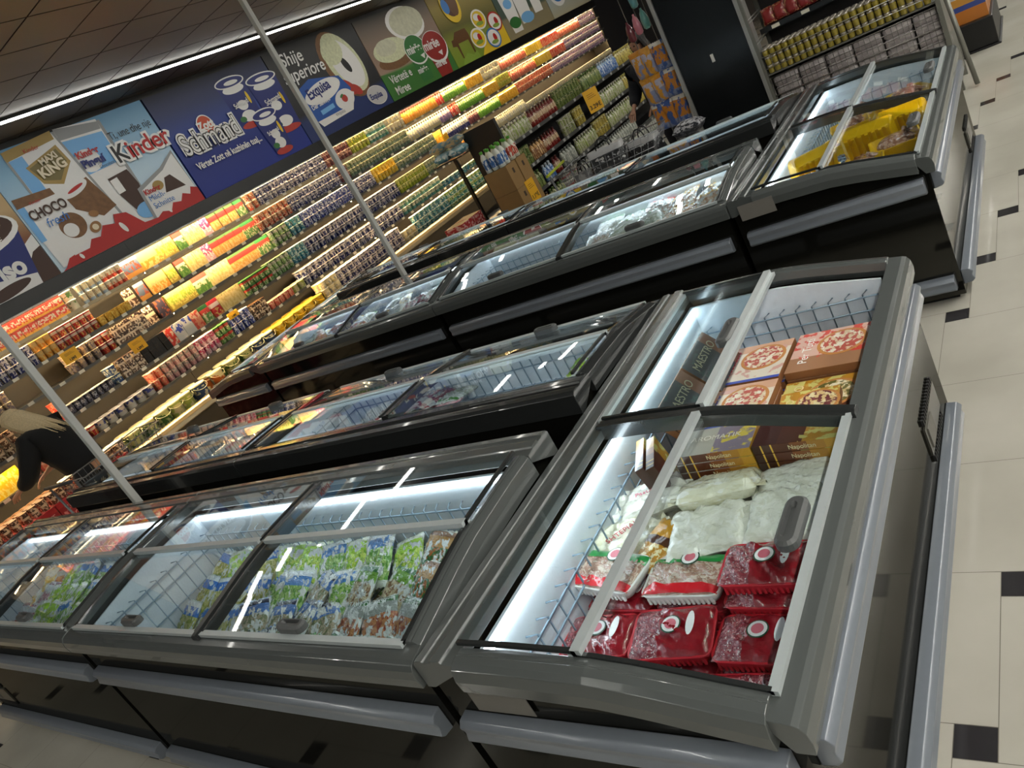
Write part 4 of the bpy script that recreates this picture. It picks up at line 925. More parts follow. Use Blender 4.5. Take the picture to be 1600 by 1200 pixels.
# key: (label colour words, body stops, blob, lid colour)
DK = {
 'redyellow': ('red, white and yellow', [(0, '#e8a83a'), (.35, '#e6d2b4'), (.8, '#c8452e')], ('#d6402c', 5, .5, .2, .9), '#e6dcc6'),
 'red': ('red and white', [(0, '#b8262a'), (.55, '#e0c8b8'), (.8, '#c03038')], ('#d8b060', 5, .3, 0, .5), '#d8d0c0'),
 'greenwhite': ('white with a green spot', [(0, '#dfe0c8')], ('#4f8a3c', 3, .3, .3, .8), '#e6e6d4'),
 'cream': ('cream and pale blue', [(0, '#9fb4c8'), (.3, '#e6dfc4')], ('#d8b070', 6, .2, .3, 1), '#eee6cc'),
 'whitered': ('white with red foot', [(0, '#cf4030'), (.35, '#e8dcc0'), (.75, '#d8d0c0')], ('#e07a50', 5, .3, 0, .6), '#ece4d0'),
 'greyphoto': ('grey window', [(0, '#c98a3c'), (.25, '#6a7686'), (.8, '#98a0a8')], ('#b05030', 4, .4, .25, .8), '#888888'),
 'orange': ('orange slice', [(0, '#e09028'), (.45, '#d8b070')], ('#e8c070', 4, .4, 0, .8), '#d8a040'),
 'olive': ('yellow green', [(0, '#b0943c'), (.3, '#98a830'), (.75, '#b8b070')], ('#d8c860', 5, .4, .1, 1), '#aab040'),
 'lettuce': ('lettuce printed cheese', [(0, '#7a9a48'), (.35, '#d8c8a0'), (.75, '#c84a3c')], ('#4f7a30', 4, .5, 0, .6), '#d0c0a0'),
 'yellow': ('pale yellow slice', [(0, '#d8b868'), (.85, '#b8a860')], ('#e6cc88', 5, .5, 0, 1), '#d8c080'),
 'pink': ('pink', [(0, '#d8a0a0'), (.4, '#c83a68')], ('#e8d0d0', 5, .3, 0, 1), '#e0c0c8'),
 'orangered': ('orange with red label', [(0, '#d89a48'), (.55, '#c8342c'), (.85, '#4a6a3a')], ('#e6b878', 5, .4, 0, .5), '#c89850'),
 'greenred': ('green with red label', [(0, '#5f8a44'), (.5, '#c03a30'), (.8, '#2f6a34')], ('#d8d0a0', 5, .3, 0, .6), '#50803c'),
 'coral': ('orange red', [(0, '#c84a30'), (.5, '#d87a50'), (.85, '#e6c8a0')], ('#e8d0b0', 5, .4, 0, 1), '#e8d8c0'),
 'navy': ('navy and white', [(0, '#1e2a68'), (.55, '#c8c4c8'), (.75, '#26326e')], ('#dcd8dc', 5, .35, 0, 1), '#e2d8d0'),
 'blue': ('blue and white', [(0, '#24388c'), (.6, '#3a50a0')], ('#d8dce8', 5, .35, 0, 1), '#e4dcd4'),
 'brownpink': ('brown and pink', [(0, '#8a4a48'), (.5, '#d8a898')], ('#5a3040', 5, .4, 0, 1), '#e4ccb8'),
 'limeyellow': ('lime and yellow', [(0, '#b8b83c'), (.5, '#d8d080')], ('#7f9a30', 5, .4, 0, 1), '#e6dc9c'),
 'teal': ('teal', [(0, '#2c7f96'), (.6, '#4c98a0')], ('#cfdcd0', 5, .3, 0, 1), '#d8e0d0'),
 'tealwhite': ('white and teal', [(0, '#5f9a98'), (.4, '#d8dcc8')], ('#4f8a60', 5, .3, 0, 1), '#e0e4d0'),
 'tealgreen': ('teal and green', [(0, '#2f8a8c'), (.5, '#8ab060')], ('#d8e0c8', 5, .3, 0, 1), '#d0dcc0'),
 'juiceorange': ('orange with red caps', [(0, '#e09020'), (.8, '#d89a40')], ('#e8b050', 4, .4, 0, 1), '#c8382c'),
 'juicegreen': ('green and white', [(0, '#5f9a28'), (.5, '#d8dcb0'), (.8, '#2f5a20')], ('#8ab840', 5, .4, 0, 1), '#dfe0c0'),
 'gold': ('golden', [(0, '#c89020')], ('#e0b850', 5, .4, 0, 1), '#c89a30'),
 'milk': ('white milk', [(0, '#c8b888'), (.3, '#e6dcb8')], ('#9098a8', 5, .25, 0, .6), '#ece4cc'),
 'milknavy': ('white with navy foot', [(0, '#2c2f68'), (.35, '#e0d8c0')], ('#70709a', 5, .3, 0, .6), '#e8e0cc'),
 'brightyellow': ('bright yellow', [(0, '#e0b010')], ('#e8d070', 4, .4, 0, 1), '#e6c040'),
 'brightred': ('bright red', [(0, '#d83420')], ('#e8c0a0', 4, .3, 0, 1), '#e05030'),
 'salmon': ('salmon pink', [(0, '#d88a68'), (.6, '#e0b090')], ('#c84a38', 4, .4, 0, 1), '#e0b8a0'),
 'lilac': ('lilac and white', [(0, '#7a6a98'), (.5, '#dcd0d0')], ('#c8a0b0', 4, .4, 0, 1), '#e4dcd8'),
 'purple': ('dark wrapped', [(0, '#3c3440')], ('#a0522c', 4, .3, 0, 1), '#504850'),
 'beige': ('beige and grey', [(0, '#9a8a78'), (.5, '#c8b090')], ('#6a6070', 5, .4, 0, 1), '#d0c0a0'),
 'choco': ('chocolate brown', [(0, '#5a3a24'), (.4, '#d8c0a0'), (.6, '#3a2014')], ('#e0c8a8', 4, .35, 0, 1), '#6a4a30'),
 'black': ('black', [(0, '#17140f')], ('#2c2014', 4, .4, 0, 1), '#1a1610'),
 'silver': ('silver striped', [(0, '#8a8690'), (.3, '#c8c4c8'), (.7, '#56525c')], ('#3a3846', 7, .5, 0, 1), '#d8d2c4'),
 'whiteblue': ('white with blue logo', [(0, '#c8c4b8'), (.55, '#dcd6cc')], ('#3a4aa0', 3, .4, .4, 1), '#8a8690'),
 'greypink': ('grey and pink', [(0, '#b07a78'), (.5, '#8a8680')], ('#d8b0a8', 5, .4, 0, 1), '#9a9080'),
 'greenyog': ('green and grey', [(0, '#6f9a4c'), (.5, '#a8a89a'), (.8, '#4a7a38')], ('#d0d0c0', 5, .3, 0, 1), '#8a9a6a'),
 'bwhite': ('white', [(0, '#d8cfa8'), (.25, '#b8c088')], ('#3f6a34', 3.5, .4, 0, .8), '#f0e6b8'),
 'borange': ('white and orange', [(0, '#d8cfa8')], ('#c86a28', 3, .45, 0, .8), '#f0e6b8'),
 'bgreen': ('white and green', [(0, '#a8b858')], ('#d8d0a0', 3, .4, 0, .8), '#f0e8b8'),
 'bblue': ('white and blue', [(0, '#34507c')], ('#d8d4b8', 3, .4, 0, .8), '#f0e8c0'),
 'pale': ('pale green and grey', [(0, '#7f9088'), (.4, '#c0c0a0')], ('#5f7a4c', 5, .35, 0, 1), '#d8d0a4'),
}
SHELF_N = ['top shelf', 'second shelf', 'third shelf', 'fourth shelf', 'fifth shelf', 'bottom deck']
def poster_at(y): return ['chocolate poster', 'light blue poster', 'dark blue poster', 'bagel poster', 'green pot poster', 'cow poster', 'teal poster', 'last poster'][max(0, min(7, int((y-2.32)/2.23)))]
MESH = {}
def pm(shape, key):
    if (shape, key) not in MESH:
        w_, st, bl, lid = DK[key]
        mb = SHP[shape][0](); me = mb.mesh(SHP[shape][1], [PACK('pack_' + key, st, bl, coat=.3, attr=True), M('lid_' + key, lid, .35)])
        lo = [min(v[i] for v in mb.v) for i in range(3)]; hi = [max(v[i] for v in mb.v) for i in range(3)]
        at = me.attributes.new('pk', 'FLOAT_VECTOR', 'POINT')
        at.data.foreach_set('vector', [(v[i]-lo[i])/(hi[i]-lo[i]) for v in mb.v for i in range(3)])
        MESH[shape, key] = me
    return MESH[shape, key]
ITEMS = []
def put(shape, key, x, y, z, rz, label): ITEMS.append((shape, key, x, y, z, rz, label))
def block(k, y0, y1, shape, key, rows=1, depth=1, gap=0.0, hfac=1.0):
    fn, nm, w_, h_, cat = SHP[shape]
    z = DECK-.052 if k == 5 else SH[k]+.0345
    xf = FX-.03 if k < 3 else (FX+.02 if k < 5 else -9.09)
    lab_ = '%s %s, %s, under the %s' % (DK[key][0], cat, SHELF_N[k], poster_at((y0+y1)/2))
    n = max(1, round((y1-y0)/(w_+gap)))
    for i in range(n):
        y = y0 + (y1-y0)*(i+.5)/n
        for d in range(depth):
            for q in range(rows):
                dd = SHP[shape][2]*1.02 if shape != 'packet' else .03
                put(shape, key, xf - SHP[shape][2]/2 - d*dd, y + rnd.uniform(-.002, .002), z + q*h_, rnd.uniform(-.08, .08) if shape != 'packet' else 0, lab_)
# u pixel columns turned into metres along the wall
TOP = [(2.95, 4.4, 'brick', 'redyellow', 2), (4.4, 4.6, 'tub', 'greenwhite', 2), (4.6, 4.95, 'tall', 'cream', 2), (4.95, 5.24, 'tall', 'whitered', 2), (5.24, 5.5, 'packet', 'greyphoto', 1), (5.5, 5.78, 'packet', 'orange', 1), (5.78, 6.08, 'packet', 'olive', 1),
       (6.08, 6.25, 'packet', 'lettuce', 1), (6.25, 6.55, 'packet', 'yellow', 1), (6.55, 6.7, 'packet', 'pink', 1), (6.7, 7.2, 'packet', 'orangered', 1), (7.2, 7.38, 'packet', 'greenred', 1), (7.38, 7.6, 'cup', 'coral', 2), (7.6, 9.15, 'cup', 'navy', 2), (9.15, 9.8, 'cup', 'brownpink', 2), (9.8, 10.3, 'cup', 'limeyellow', 2),
       (10.3, 10.85, 'cup', 'tealwhite', 2), (10.85, 11.35, 'cup', 'milk', 2), (11.35, 12.45, 'bottle', 'juiceorange', 1), (12.45, 12.7, 'bottle', 'brightred', 1), (12.7, 13.55, 'bottle', 'juicegreen', 1), (13.55, 14.2, 'carton', 'gold', 1), (14.2, 15.0, 'cup', 'milk', 2), (15.0, 16.2, 'bottle', 'salmon', 1), (16.2, 17.0, 'carton', 'brightyellow', 1), (17.0, 17.9, 'carton', 'brightred', 1), (17.9, 19.2, 'bottle', 'salmon', 1), (19.2, 20.2, 'cup', 'lilac', 2)]
S2 = [(2.9, 3.8, 'cup', 'navy', 2), (3.8, 4.05, 'cup', 'orange', 2), (4.05, 4.6, 'cup', 'red', 2), (4.6, 5.05, 'pot', 'gold', 1), (5.05, 5.2, 'packet', 'choco', 1), (5.2, 5.42, 'packet', 'greyphoto', 1), (5.42, 5.7, 'packet', 'orange', 1), (5.7, 5.88, 'packet', 'olive', 1), (5.88, 6.05, 'packet', 'lettuce', 1), (6.05, 6.35, 'packet', 'yellow', 1), (6.35, 6.5, 'packet', 'pink', 1), (6.5, 7.1, 'packet', 'orangered', 1), (7.1, 7.35, 'packet', 'greenred', 1),
      (7.35, 8.05, 'cup', 'coral', 2), (8.05, 9.25, 'cup', 'navy', 2), (9.25, 9.5, 'cup', 'brownpink', 2), (9.5, 11.25, 'cup', 'pale', 2), (11.25, 12.3, 'bottle', 'milk', 1), (12.3, 12.7, 'bottle', 'lilac', 1), (12.7, 13.0, 'bottle', 'brightred', 1), (13.0, 14.0, 'bottle', 'juicegreen', 1), (14.0, 14.6, 'carton', 'gold', 1), (14.6, 15.2, 'cup', 'olive', 2), (15.2, 16.4, 'bottle', 'salmon', 1), (16.4, 17.2, 'carton', 'brightyellow', 1), (17.2, 18.0, 'carton', 'brightred', 1), (18.0, 20.2, 'cup', 'lilac', 2)]
S3 = [(2.7, 3.3, 'cup', 'beige', 2), (4.0, 4.42, 'cup', 'beige', 2), (4.42, 4.62, 'cup', 'red', 2), (4.62, 5.1, 'brick', 'choco', 2), (5.1, 5.3, 'packet', 'choco', 1), (5.3, 5.5, 'packet', 'purple', 1), (5.5, 5.95, 'packet', 'olive', 1), (5.95, 6.2, 'packet', 'lettuce', 1), (6.2, 6.6, 'packet', 'yellow', 1), (6.6, 7.15, 'packet', 'orangered', 1), (7.15, 7.4, 'packet', 'greenred', 1), (7.4, 7.8, 'cup', 'greenyog', 2), (7.8, 8.1, 'cup', 'teal', 2),
      (8.1, 9.3, 'cup', 'blue', 2), (9.3, 9.95, 'cup', 'navy', 2), (9.95, 10.6, 'cup', 'brightyellow', 2), (10.6, 11.9, 'cup', 'pale', 2), (11.9, 12.2, 'packet', 'gold', 1), (12.2, 13.1, 'bottle', 'milknavy', 1), (13.1, 13.5, 'bottle', 'brownpink', 1), (13.5, 14.4, 'bottle', 'juicegreen', 1), (14.4, 15.2, 'carton', 'gold', 1), (15.2, 17, 'cup', 'salmon', 2), (17, 20.2, 'cup', 'lilac', 2)]
S4 = [(3.55, 3.68, 'pot', 'brightred', 2), (3.68, 4.28, 'tall', 'silver', 1), (4.28, 4.42, 'pot', 'bblue', 2), (4.42, 4.75, 'brick', 'choco', 2), (4.75, 5.15, 'brick', 'black', 2), (5.15, 5.3, 'packet', 'brightred', 1), (5.3, 5.6, 'packet', 'whiteblue', 1), (5.6, 5.75, 'packet', 'salmon', 1), (5.75, 5.92, 'packet', 'greenred', 1), (5.92, 6.1, 'packet', 'red', 1), (6.1, 6.5, 'packet', 'yellow', 1), (6.5, 7.05, 'pot', 'greenred', 2), (7.05, 7.5, 'cup', 'greenyog', 2), (7.5, 7.85, 'cup', 'teal', 2),
      (7.85, 10.3, 'tub', 'navy', 2), (10.3, 11.2, 'cup', 'limeyellow', 2), (11.2, 12.2, 'cup', 'pale', 2), (12.2, 13.6, 'bottle', 'juiceorange', 1), (13.6, 15.2, 'bottle', 'milk', 1), (15.2, 20.2, 'cup', 'milk', 1)]
S5 = [(3.42, 3.8, 'cup', 'red', 1), (3.8, 4.65, 'tub', 'whiteblue', 1), (4.65, 4.85, 'cup', 'salmon', 2), (4.85, 5.4, 'cup', 'greypink', 2), (5.4, 5.75, 'cup', 'pink', 2), (5.75, 6.0, 'cup', 'greenred', 2), (6.0, 6.4, 'cup', 'blue', 2), (6.4, 6.7, 'pot', 'choco', 2), (6.7, 7.2, 'pot', 'salmon', 1), (7.2, 7.5, 'tub', 'bgreen', 1), (7.5, 10.1, 'tub', 'navy', 2), (10.1, 11.4, 'tub', 'tealwhite', 2), (11.4, 12.4, 'tub', 'teal', 1), (12.4, 14.5, 'tub', 'tealgreen', 1), (14.5, 20.2, 'tub', 'milk', 1)]
DK_ = [(2.2, 3.0, 'cup', 'choco', 2), (3.1, 3.9, 'cup', 'silver', 2), (3.95, 4.6, 'bucket', 'bwhite', 1), (4.6, 4.95, 'bucket', 'bgreen', 1), (4.95, 5.25, 'bucket', 'bblue', 1), (5.25, 5.55, 'bucket', 'borange', 1), (5.55, 6.05, 'bucket', 'bwhite', 1), (6.05, 6.5, 'bucket', 'bblue', 1), (6.5, 7.6, 'bucket', 'brightyellow', 1), (7.6, 8.0, 'tub', 'milk', 3), (8.0, 9.7, 'tub', 'navy', 3), (9.7, 10.1, 'tub', 'milk', 2), (10.1, 11.2, 'tub', 'teal', 3), (11.2, 13.8, 'tub', 'tealgreen', 3), (13.8, 16, 'tub', 'milk', 1)]
for k, B_ in enumerate((TOP, S2, S3, S4, S5, DK_)):
    for y0, y1, sh, key, rows in B_:
        block(k, y0, y1, sh, key, rows, depth=1 if k < 2 or y0 > 9 else (2 if sh != 'packet' else 2))
# lower left: yellow snack packs, brown and white pots, red trays
block(4, 2.2, 2.9, 'packet', 'brightyellow', 1, 2); block(3, 2.35, 3.1, 'cup', 'choco', 2, 1); block(4, 2.95, 3.35, 'pot', 'salmon', 1, 1); block(1, 2.2, 2.9, 'cup', 'greyphoto', 2); block(2, 2.2, 2.7, 'cup', 'greyphoto', 2); block(0, 2.3, 2.95, 'brick', 'redyellow', 2)
def flush_items():
    by = {}
    for it in ITEMS: by.setdefault(it[0], []).append(it)
    for sh, L_ in by.items():
        L_.sort(key=lambda t: (t[2])**2 + t[3]**2 + (t[4]-2.1)**2)
        nm, cat = SHP[sh][1], SHP[sh][4]
        for s_, key, x, y, z, rz, lb in L_[:298]:
            o = mesh_obj(nm, pm(s_, key), None, (x, y, z), (0, 0, rz)); tag(o, lb, cat, lb)
        rest = L_[298:]
        if rest:
            mats, idx, V, F, MI, SM, PK = [], {}, [], [], [], [], []; rs = random.Random(3)
            for s_, key, x, y, z, rz, lb in rest:
                me = pm(s_, key); n = len(V)
                for mt in me.materials:
                    if mt.name not in idx:
                        # same print, laid out by height above each pack's own shelf
                        idx[mt.name] = len(mats); mats.append(mt)
                V += [(x+v.co.x, y+v.co.y, z+v.co.z) for v in me.vertices]; j = rs.random()*6
                for d in me.attributes['pk'].data: PK += [d.vector[0]+j, d.vector[1]+j, d.vector[2]]
                for p in me.polygons: F.append([n+i for i in p.vertices]); MI.append(idx[me.materials[p.material_index].name]); SM.append(p.use_smooth)
            me2 = bpy.data.meshes.new(nm); me2.from_pydata(V, [], F)
            for mt in mats: me2.materials.append(mt)
            me2.polygons.foreach_set('material_index', MI); me2.polygons.foreach_set('use_smooth', SM); me2.update()
            me2.attributes.new('pk', 'FLOAT_VECTOR', 'POINT').data.foreach_set('vector', PK)
            o = mesh_obj(nm, me2); tag(o, 'the many small %ss further right along the dairy wall' % cat, cat, kind='stuff')
flush_items()
print('items', {k: len([1 for i in ITEMS if i[0] == k]) for k in SHP})
# ---------------------------------------------------------------- black end panel between the aisles
r = empty('black_end_panel', (-2.86, 8.55, 0), 0, 'tall gloss black panel with pale corner posts behind the rear freezers', 'panel')
MB().box(-.37, -.12, .0, .37, .12, 3.2).build('panel_board', M('panel_gloss_black', '#15181a', .25, .3), r)
post = M('corner_post_pale', '#a8a8a4', .35, .5)
for sx in (-1, 1): MB().box(sx*.395-.018, -.14, 0, sx*.395+.018, .13, 3.2).build('corner_post', post, r)
MB().box(-.02, -.135, 1.19, .01, -.122, 1.27).box(-.012, -.139, 1.2, .0, -.135, 1.26).build('switch_plate', M('switch_white', '#cfcfcb', .4), r)

# ---------------------------------------------------------------- wire rack at the aisle end
r = empty('wire_display_rack', (-1.62, 8.62, 0), 0, 'grey metal display rack with wire bin, left of the right-hand aisle', 'display rack')
st = M('rack_grey_steel', '#77776f', .4, .4); wd = M('rack_wire', '#6d6a66', .4, .6); dk = M('rack_board_dark', '#1f1a1a', .5)
ox, oy = -1.62, 8.62
def bx(mb, x0, y0, z0, x1, y1, z1, mi=0): return mb.box(x0-ox, y0-oy, z0, x1-ox, y1-oy, z1, mi)
for x in (-2.44, -.86):
    mb = MB(); bx(mb, x-.02, 8.42, .0, x+.02, 8.46, 1.9); bx(mb, x-.02, 8.98, 0, x+.02, 9.02, 1.9); bx(mb, x-.015, 8.46, .1, x+.015, 8.98, .86); mb.build('side_frame', st, r)
MB().tube([(-.80-ox, 8.43-oy, .9), (-.735-ox, 8.40-oy, .02)], .022, 8).build('leg_brace', st, r)
for i in range(4):
    z = 1.15+i*.22
    MB().tube([(-2.43-ox, 8.44-oy, z), (-2.43-ox, 9.0-oy, z+.02)], .006, 5).tube([(-2.43-ox, 8.44-oy, z+.03), (-2.43-ox, 9.0-oy, z+.05)], .006, 5).build('side_rail', post, r)
bx(MB(), -2.42, 9.0, .05, -.88, 9.02, 2.0).build('back_board', dk, r)
mb = MB()
for k in range(33): x = -2.41 + k*1.52/32; mb.tube([(x-ox, 8.44-oy, .12), (x-ox, 8.44-oy, .80)], .0035, 4)
for k in range(12): z = .12 + k*.68/11; mb.tube([(-2.42-ox, 8.44-oy, z), (-.88-ox, 8.44-oy, z)], .0045 if k % 4 else .007, 4)
mb.build('wire_front', wd, r)
bx(MB(), -2.42, 8.45, .10, -.88, 9.0, .115).build('bin_floor', st, r)
bx(MB(), -2.42, 8.45, .825, -.88, 9.0, .84).build('jar_shelf', st, r)
for z in (.90, 1.02): MB().tube([(-2.42-ox, 8.43-oy, z), (-.88-ox, 8.43-oy, z)], .004, 5).build('front_wire', post, r)
for z in (1.22, 1.62):
    s_ = bx(MB(), -2.42, 8.72, z, -.88, 9.0, z+.015).build('upper_shelf', dk, r)
    mb = MB(); bx(mb, -2.42, 8.705, z-.02, -.88, 8.72, z+.03)
    for q in range(5): bx(mb, -2.3+q*.3, 8.70, z-.012, -2.22+q*.3, 8.705, z+.022, 1)
    mb.build('price_rail', [blackm, tagm], s_)
# sugar packets behind the wire
SUG = PACK('sugar_packet', [(0, '#a39a9b'), (.9, '#b4acac')], blob=('#bdb6b4', 4, .3, -1, 2), bump=.3)
me = MB().rings([[(x, y, z) for x, y in rrect(.124*k, .1*k, .03)] for k, z in ((.9, 0), (1, .012), (1, .082), (.88, .094))]).mesh('sugar_packet', SUG)
for k in range(6):
    for q in range(7):
        o = mesh_obj('sugar_packet', me, None, (-2.28+k*.262, 8.57, .116+q*.0955), (0, 0, rnd.uniform(-.04, .04)))
        t_ = 'pale packet behind the wire grid, %s of the bin' % ('lower half' if q < 3 else 'upper half'); tag(o, t_, 'food packet', t_)
# two layers of small yellow jars on trays
jm = MB().lathe([(.026, 0), (.029, .004), (.031, .05), (.026, .062), (.028, .063), (.028, .078), (.024, .08)], 10, mis=[0]*3+[1]*3)
me = jm.mesh('yellow_jar', [M('jar_yellow', '#8f8030', .25, coat=.6, var=.25, scale=40), M('jar_lid_pale', '#b4aca0', .35, .5)])
for k in range(23):
    for q in range(3):
        for d in range(4 if q == 2 else 1):
            o = mesh_obj('yellow_jar', me, None, (-2.38+k*.0655, 8.48+d*.065, .842+q*.082), (0, 0, k))
            tag(o, 'small yellow jar with pale lid, %s on the wire rack' % ['bottom layer', 'middle layer', 'top layer'][q], 'jar', 'yellow jars %s' % ['bottom layer', 'middle layer', 'top layer'][q])
RP = PACK('red_packet', [(0, '#7a1c1c'), (.8, '#8f2422')], blob=('#c8a070', 5, .25, .2, .8), bump=.3)
me = pillow(.16, .12, .05, 2, .006, n=(8, 6)).mesh('red_packet', RP)
for z, n_ in ((1.24, 'lower'), (1.64, 'upper')):
    for k in range(12):
        if z < 1.3:
            o = mesh_obj('ketchup_bottle', pm('bottle', 'ketchup' ) if 'ketchup' in DK else None, None, (-2.34+k*.12, 8.86, z+.0), (0, 0, 0)) if 'ketchup' in DK else None
        if z > 1.3 or k >= 0 and not o:
            o = mesh_obj('red_packet', me, None, (-2.34+k*.12, 8.86, z+.085), (0, -PI/2+.15, PI/2)); tag(o, 'red food packet standing on the %s dark shelf of the wire rack' % n_, 'food packet', 'red packets %s shelf' % n_)
# crate with packs further down the right-hand aisle
r = empty('floor_display_crate', (-.80, 10.35, 0), 0, 'dark crate on the floor at the top right, beyond the wire rack', 'crate')
MB().box(-.22, -.6, .02, .22, .6, .3).box(-.24, -.62, 0, .24, .62, .02).build('crate_body', M('crate_black', '#141414', .4), r, bevel=.01)
for k in range(4):
    rr_ = carton(PACK('paper_top', [(0, '#b0aca6')], blob=('#8a8680', 9, .3, -1, 2)), -.80, 9.95+k*.27, .302, .38, .25, .26, 0, 'orange and blue boxed pack with pale top on the dark floor crate', 'packs on the floor crate', side=PACK('orange_box', [(0, '#b8702a'), (.5, '#3a4a8a'), (.7, '#c08a3c')], axis=2), name='boxed_pack')

# ---------------------------------------------------------------- dark gondola with sauces, seen along its length
r = empty('gondola_shelf', (-5.75, 10.9, 0), 0, 'long black shelf unit with sauces and oils behind the rear freezers', 'shelf unit')
ox, oy = -5.75, 10.9; GX = -5.5
bx(MB(), -5.98, 8.22, .1, -5.95, 13.6, 1.42).build('back_panel', M('gondola_black', '#121212', .5), r)
mb = MB(); bx(mb, -5.98, 8.18, 0, -5.46, 8.23, 1.72); mb.build('end_upright', M('gondola_black', '#121212', .5), r)
bx(MB(), -5.95, 8.23, .02, -5.5, 13.6, .12).build('plinth', M('gondola_black', '#121212', .5), r)
GZ = [.125, .34, .645, .965, 1.32]
grl = M('gondola_rail', '#4a4a48', .35, .3)
for k, z in enumerate(GZ):
    s_ = bx(MB(), -5.94, 8.24, z, GX-.01, 13.6, z+.02).build('shelf', M('gondola_shelf_metal', '#2a2a2a', .4, .3), r)
    mb = MB(); bx(mb, GX-.01, 8.24, z-.015, GX, 13.6, z+.03); y = 8.4
    while y < 13.5: bx(mb, GX, y, z-.01, GX+.003, y+.06, z+.026, 1); y += rnd.uniform(.12, .4)
    mb.build('price_rail', [grl, M('price_card_grey', '#9a9a98', .5)], s_)
G2 = {'gketch': ('dark red', [(0, '#7a2018'), (.3, '#b89878'), (.6, '#6a1c16')], ('#d8c8a8', 5, .2, .2, .7), '#4a1814'), 'gmayo': ('pale', [(0, '#b8b49c'), (.5, '#c8c4b0')], ('#8a9a4a', 5, .4, 0, 1), '#c8c4b4'),
      'gyell': ('yellow', [(0, '#c8b45a'), (.7, '#d8cf9a')], ('#8a7a3c', 5, .3, 0, 1), '#c8bc6a'), 'ggreen': ('olive green', [(0, '#7f8a4c'), (.6, '#a8a878')], ('#3f5a24', 5, .3, 0, 1), '#4f6a2c'),
      'gblue': ('blue', [(0, '#3f6aa8'), (.7, '#8aa8c8')], ('#d0d8e0', 5, .3, 0, 1), '#b0b8c0'), 'gorange': ('orange brown', [(0, '#8a5a34'), (.6, '#b8884a')], ('#d8b888', 5, .3, 0, 1), '#3a2a1c'),
      'gclear': ('clear', [(0, '#8f938a'), (.6, '#a8aca0')], ('#c8c8bc', 5, .3, 0, 1), '#8a8e88'), 'gtub': ('white and red', [(0, '#b0aca4'), (.35, '#a8504c'), (.6, '#b4b0a8')], ('#6a8a5a', 5, .2, 0, .4), '#c0bcb4')}
DK.update(G2)
ITEMS.clear()
SHP['sauce'] = (lambda: bottle_m(.075, .22), 'sauce_bottle', .085, .221, 'sauce bottle'); SHP['jar'] = (lambda: cup_m(.085, .12), 'glass_jar', .095, .121, 'glass jar')
SHP['ctub'] = (lambda: bucket_m(.24, .13), 'pickle_tub', .26, .131, 'lidded tub')
GR = [(0, [(8.3, 9.0, 'jar', 'gorange'), (9.0, 9.5, 'ctub', 'gtub'), (9.5, 13.5, 'sauce', 'gclear')]), (1, [(8.3, 8.75, 'sauce', 'gorange'), (8.75, 9.25, 'sauce', 'ggreen'), (9.25, 9.8, 'ctub', 'gtub'), (9.8, 12, 'sauce', 'gclear')]),
      (2, [(8.3, 8.6, 'sauce', 'gorange'), (8.6, 8.85, 'sauce', 'ggreen'), (8.85, 9.15, 'sauce', 'gblue'), (9.15, 9.4, 'sauce', 'gketch'), (9.4, 9.9, 'sauce', 'gclear'), (9.9, 10.6, 'sauce', 'gmayo'), (10.6, 11.1, 'jar', 'gyell'), (11.1, 12.2, 'sauce', 'gmayo'), (12.2, 13.4, 'sauce', 'gyell')]),
      (3, [(8.3, 8.8, 'jar', 'ggreen'), (8.8, 9.15, 'sauce', 'gorange'), (9.15, 9.6, 'sauce', 'gketch'), (9.75, 10.2, 'jar', 'gmayo'), (10.2, 10.55, 'jar', 'gyell'), (10.9, 12.1, 'sauce', 'gmayo'), (12.1, 13.4, 'sauce', 'gyell')]),
      (4, [(8.3, 9.1, 'sauce', 'gmayo'), (9.1, 9.9, 'sauce', 'gketch'), (9.9, 10.8, 'jar', 'ggreen'), (10.8, 11.5, 'sauce', 'ggreen'), (11.5, 12.2, 'sauce', 'gblue'), (12.2, 13.4, 'sauce', 'gyell')]),
      ]
for k, L_ in GR:
    for y0, y1, sh, key in L_:
        w_ = SHP[sh][2]; n = int((y1-y0)/w_)
        for i in range(n):
            for q in range(2 if sh == 'ctub' and k == 1 or (sh == 'jar' and k in (3, 2, 4)) else 1):
                put(sh, key, GX-.03-w_/2, y0+w_*(i+.5), GZ[k]+.0205+q*SHP[sh][3], 0, '%s %s on the %s shelf of the black unit' % (G2[key][0], SHP[sh][4], ['lowest', 'second lowest', 'middle', 'second highest', 'highest'][k]))
flush_items()
def card(loc, rz, tilt, w, h, txt, label, hang=None):
    r = empty('price_sign', loc, rz, label, 'price sign')
    MB().box(-w/2, 0, 0, w/2, .004, h).build('sign_card', M('sign_yellow', '#e0a818', .5), r)
    TEXT(txt, r, (0, -.001, h*.14), (PI/2, 0, 0), h*.26, blackm, ext=.0004, align='CENTER', bold=.002)
    mb = MB()
    for k in range(3): mb.box(-w*.3, -.0012, h*(.62+k*.08), w*(.3-.08*k), 0, h*(.64+k*.08))
    mb.build('sign_print', M('sign_print_brown', '#6a4a10', .6), r)
    return r
card((-5.40, 10.62, 1.03), .95, 0, .24, .32, '3.29€', 'large yellow price card reading 3.29 on the black shelf unit')
for (y, z, w, h, lb) in ((4.06, 1.70, .2, .14, 'yellow price card on the second dairy shelf rail, left of the other one'), (4.78, 1.40, .2, .15, 'yellow price card on the third dairy shelf rail'), (6.12, 1.1, .18, .12, 'yellow price card on the dairy shelf above the brown desserts'), (12.1, 1.45, .18, .24, 'orange yellow price card far along the dairy wall')):
    card((FX+.022, y, z), PI/2, 0, w, h, '1.29€', lb)
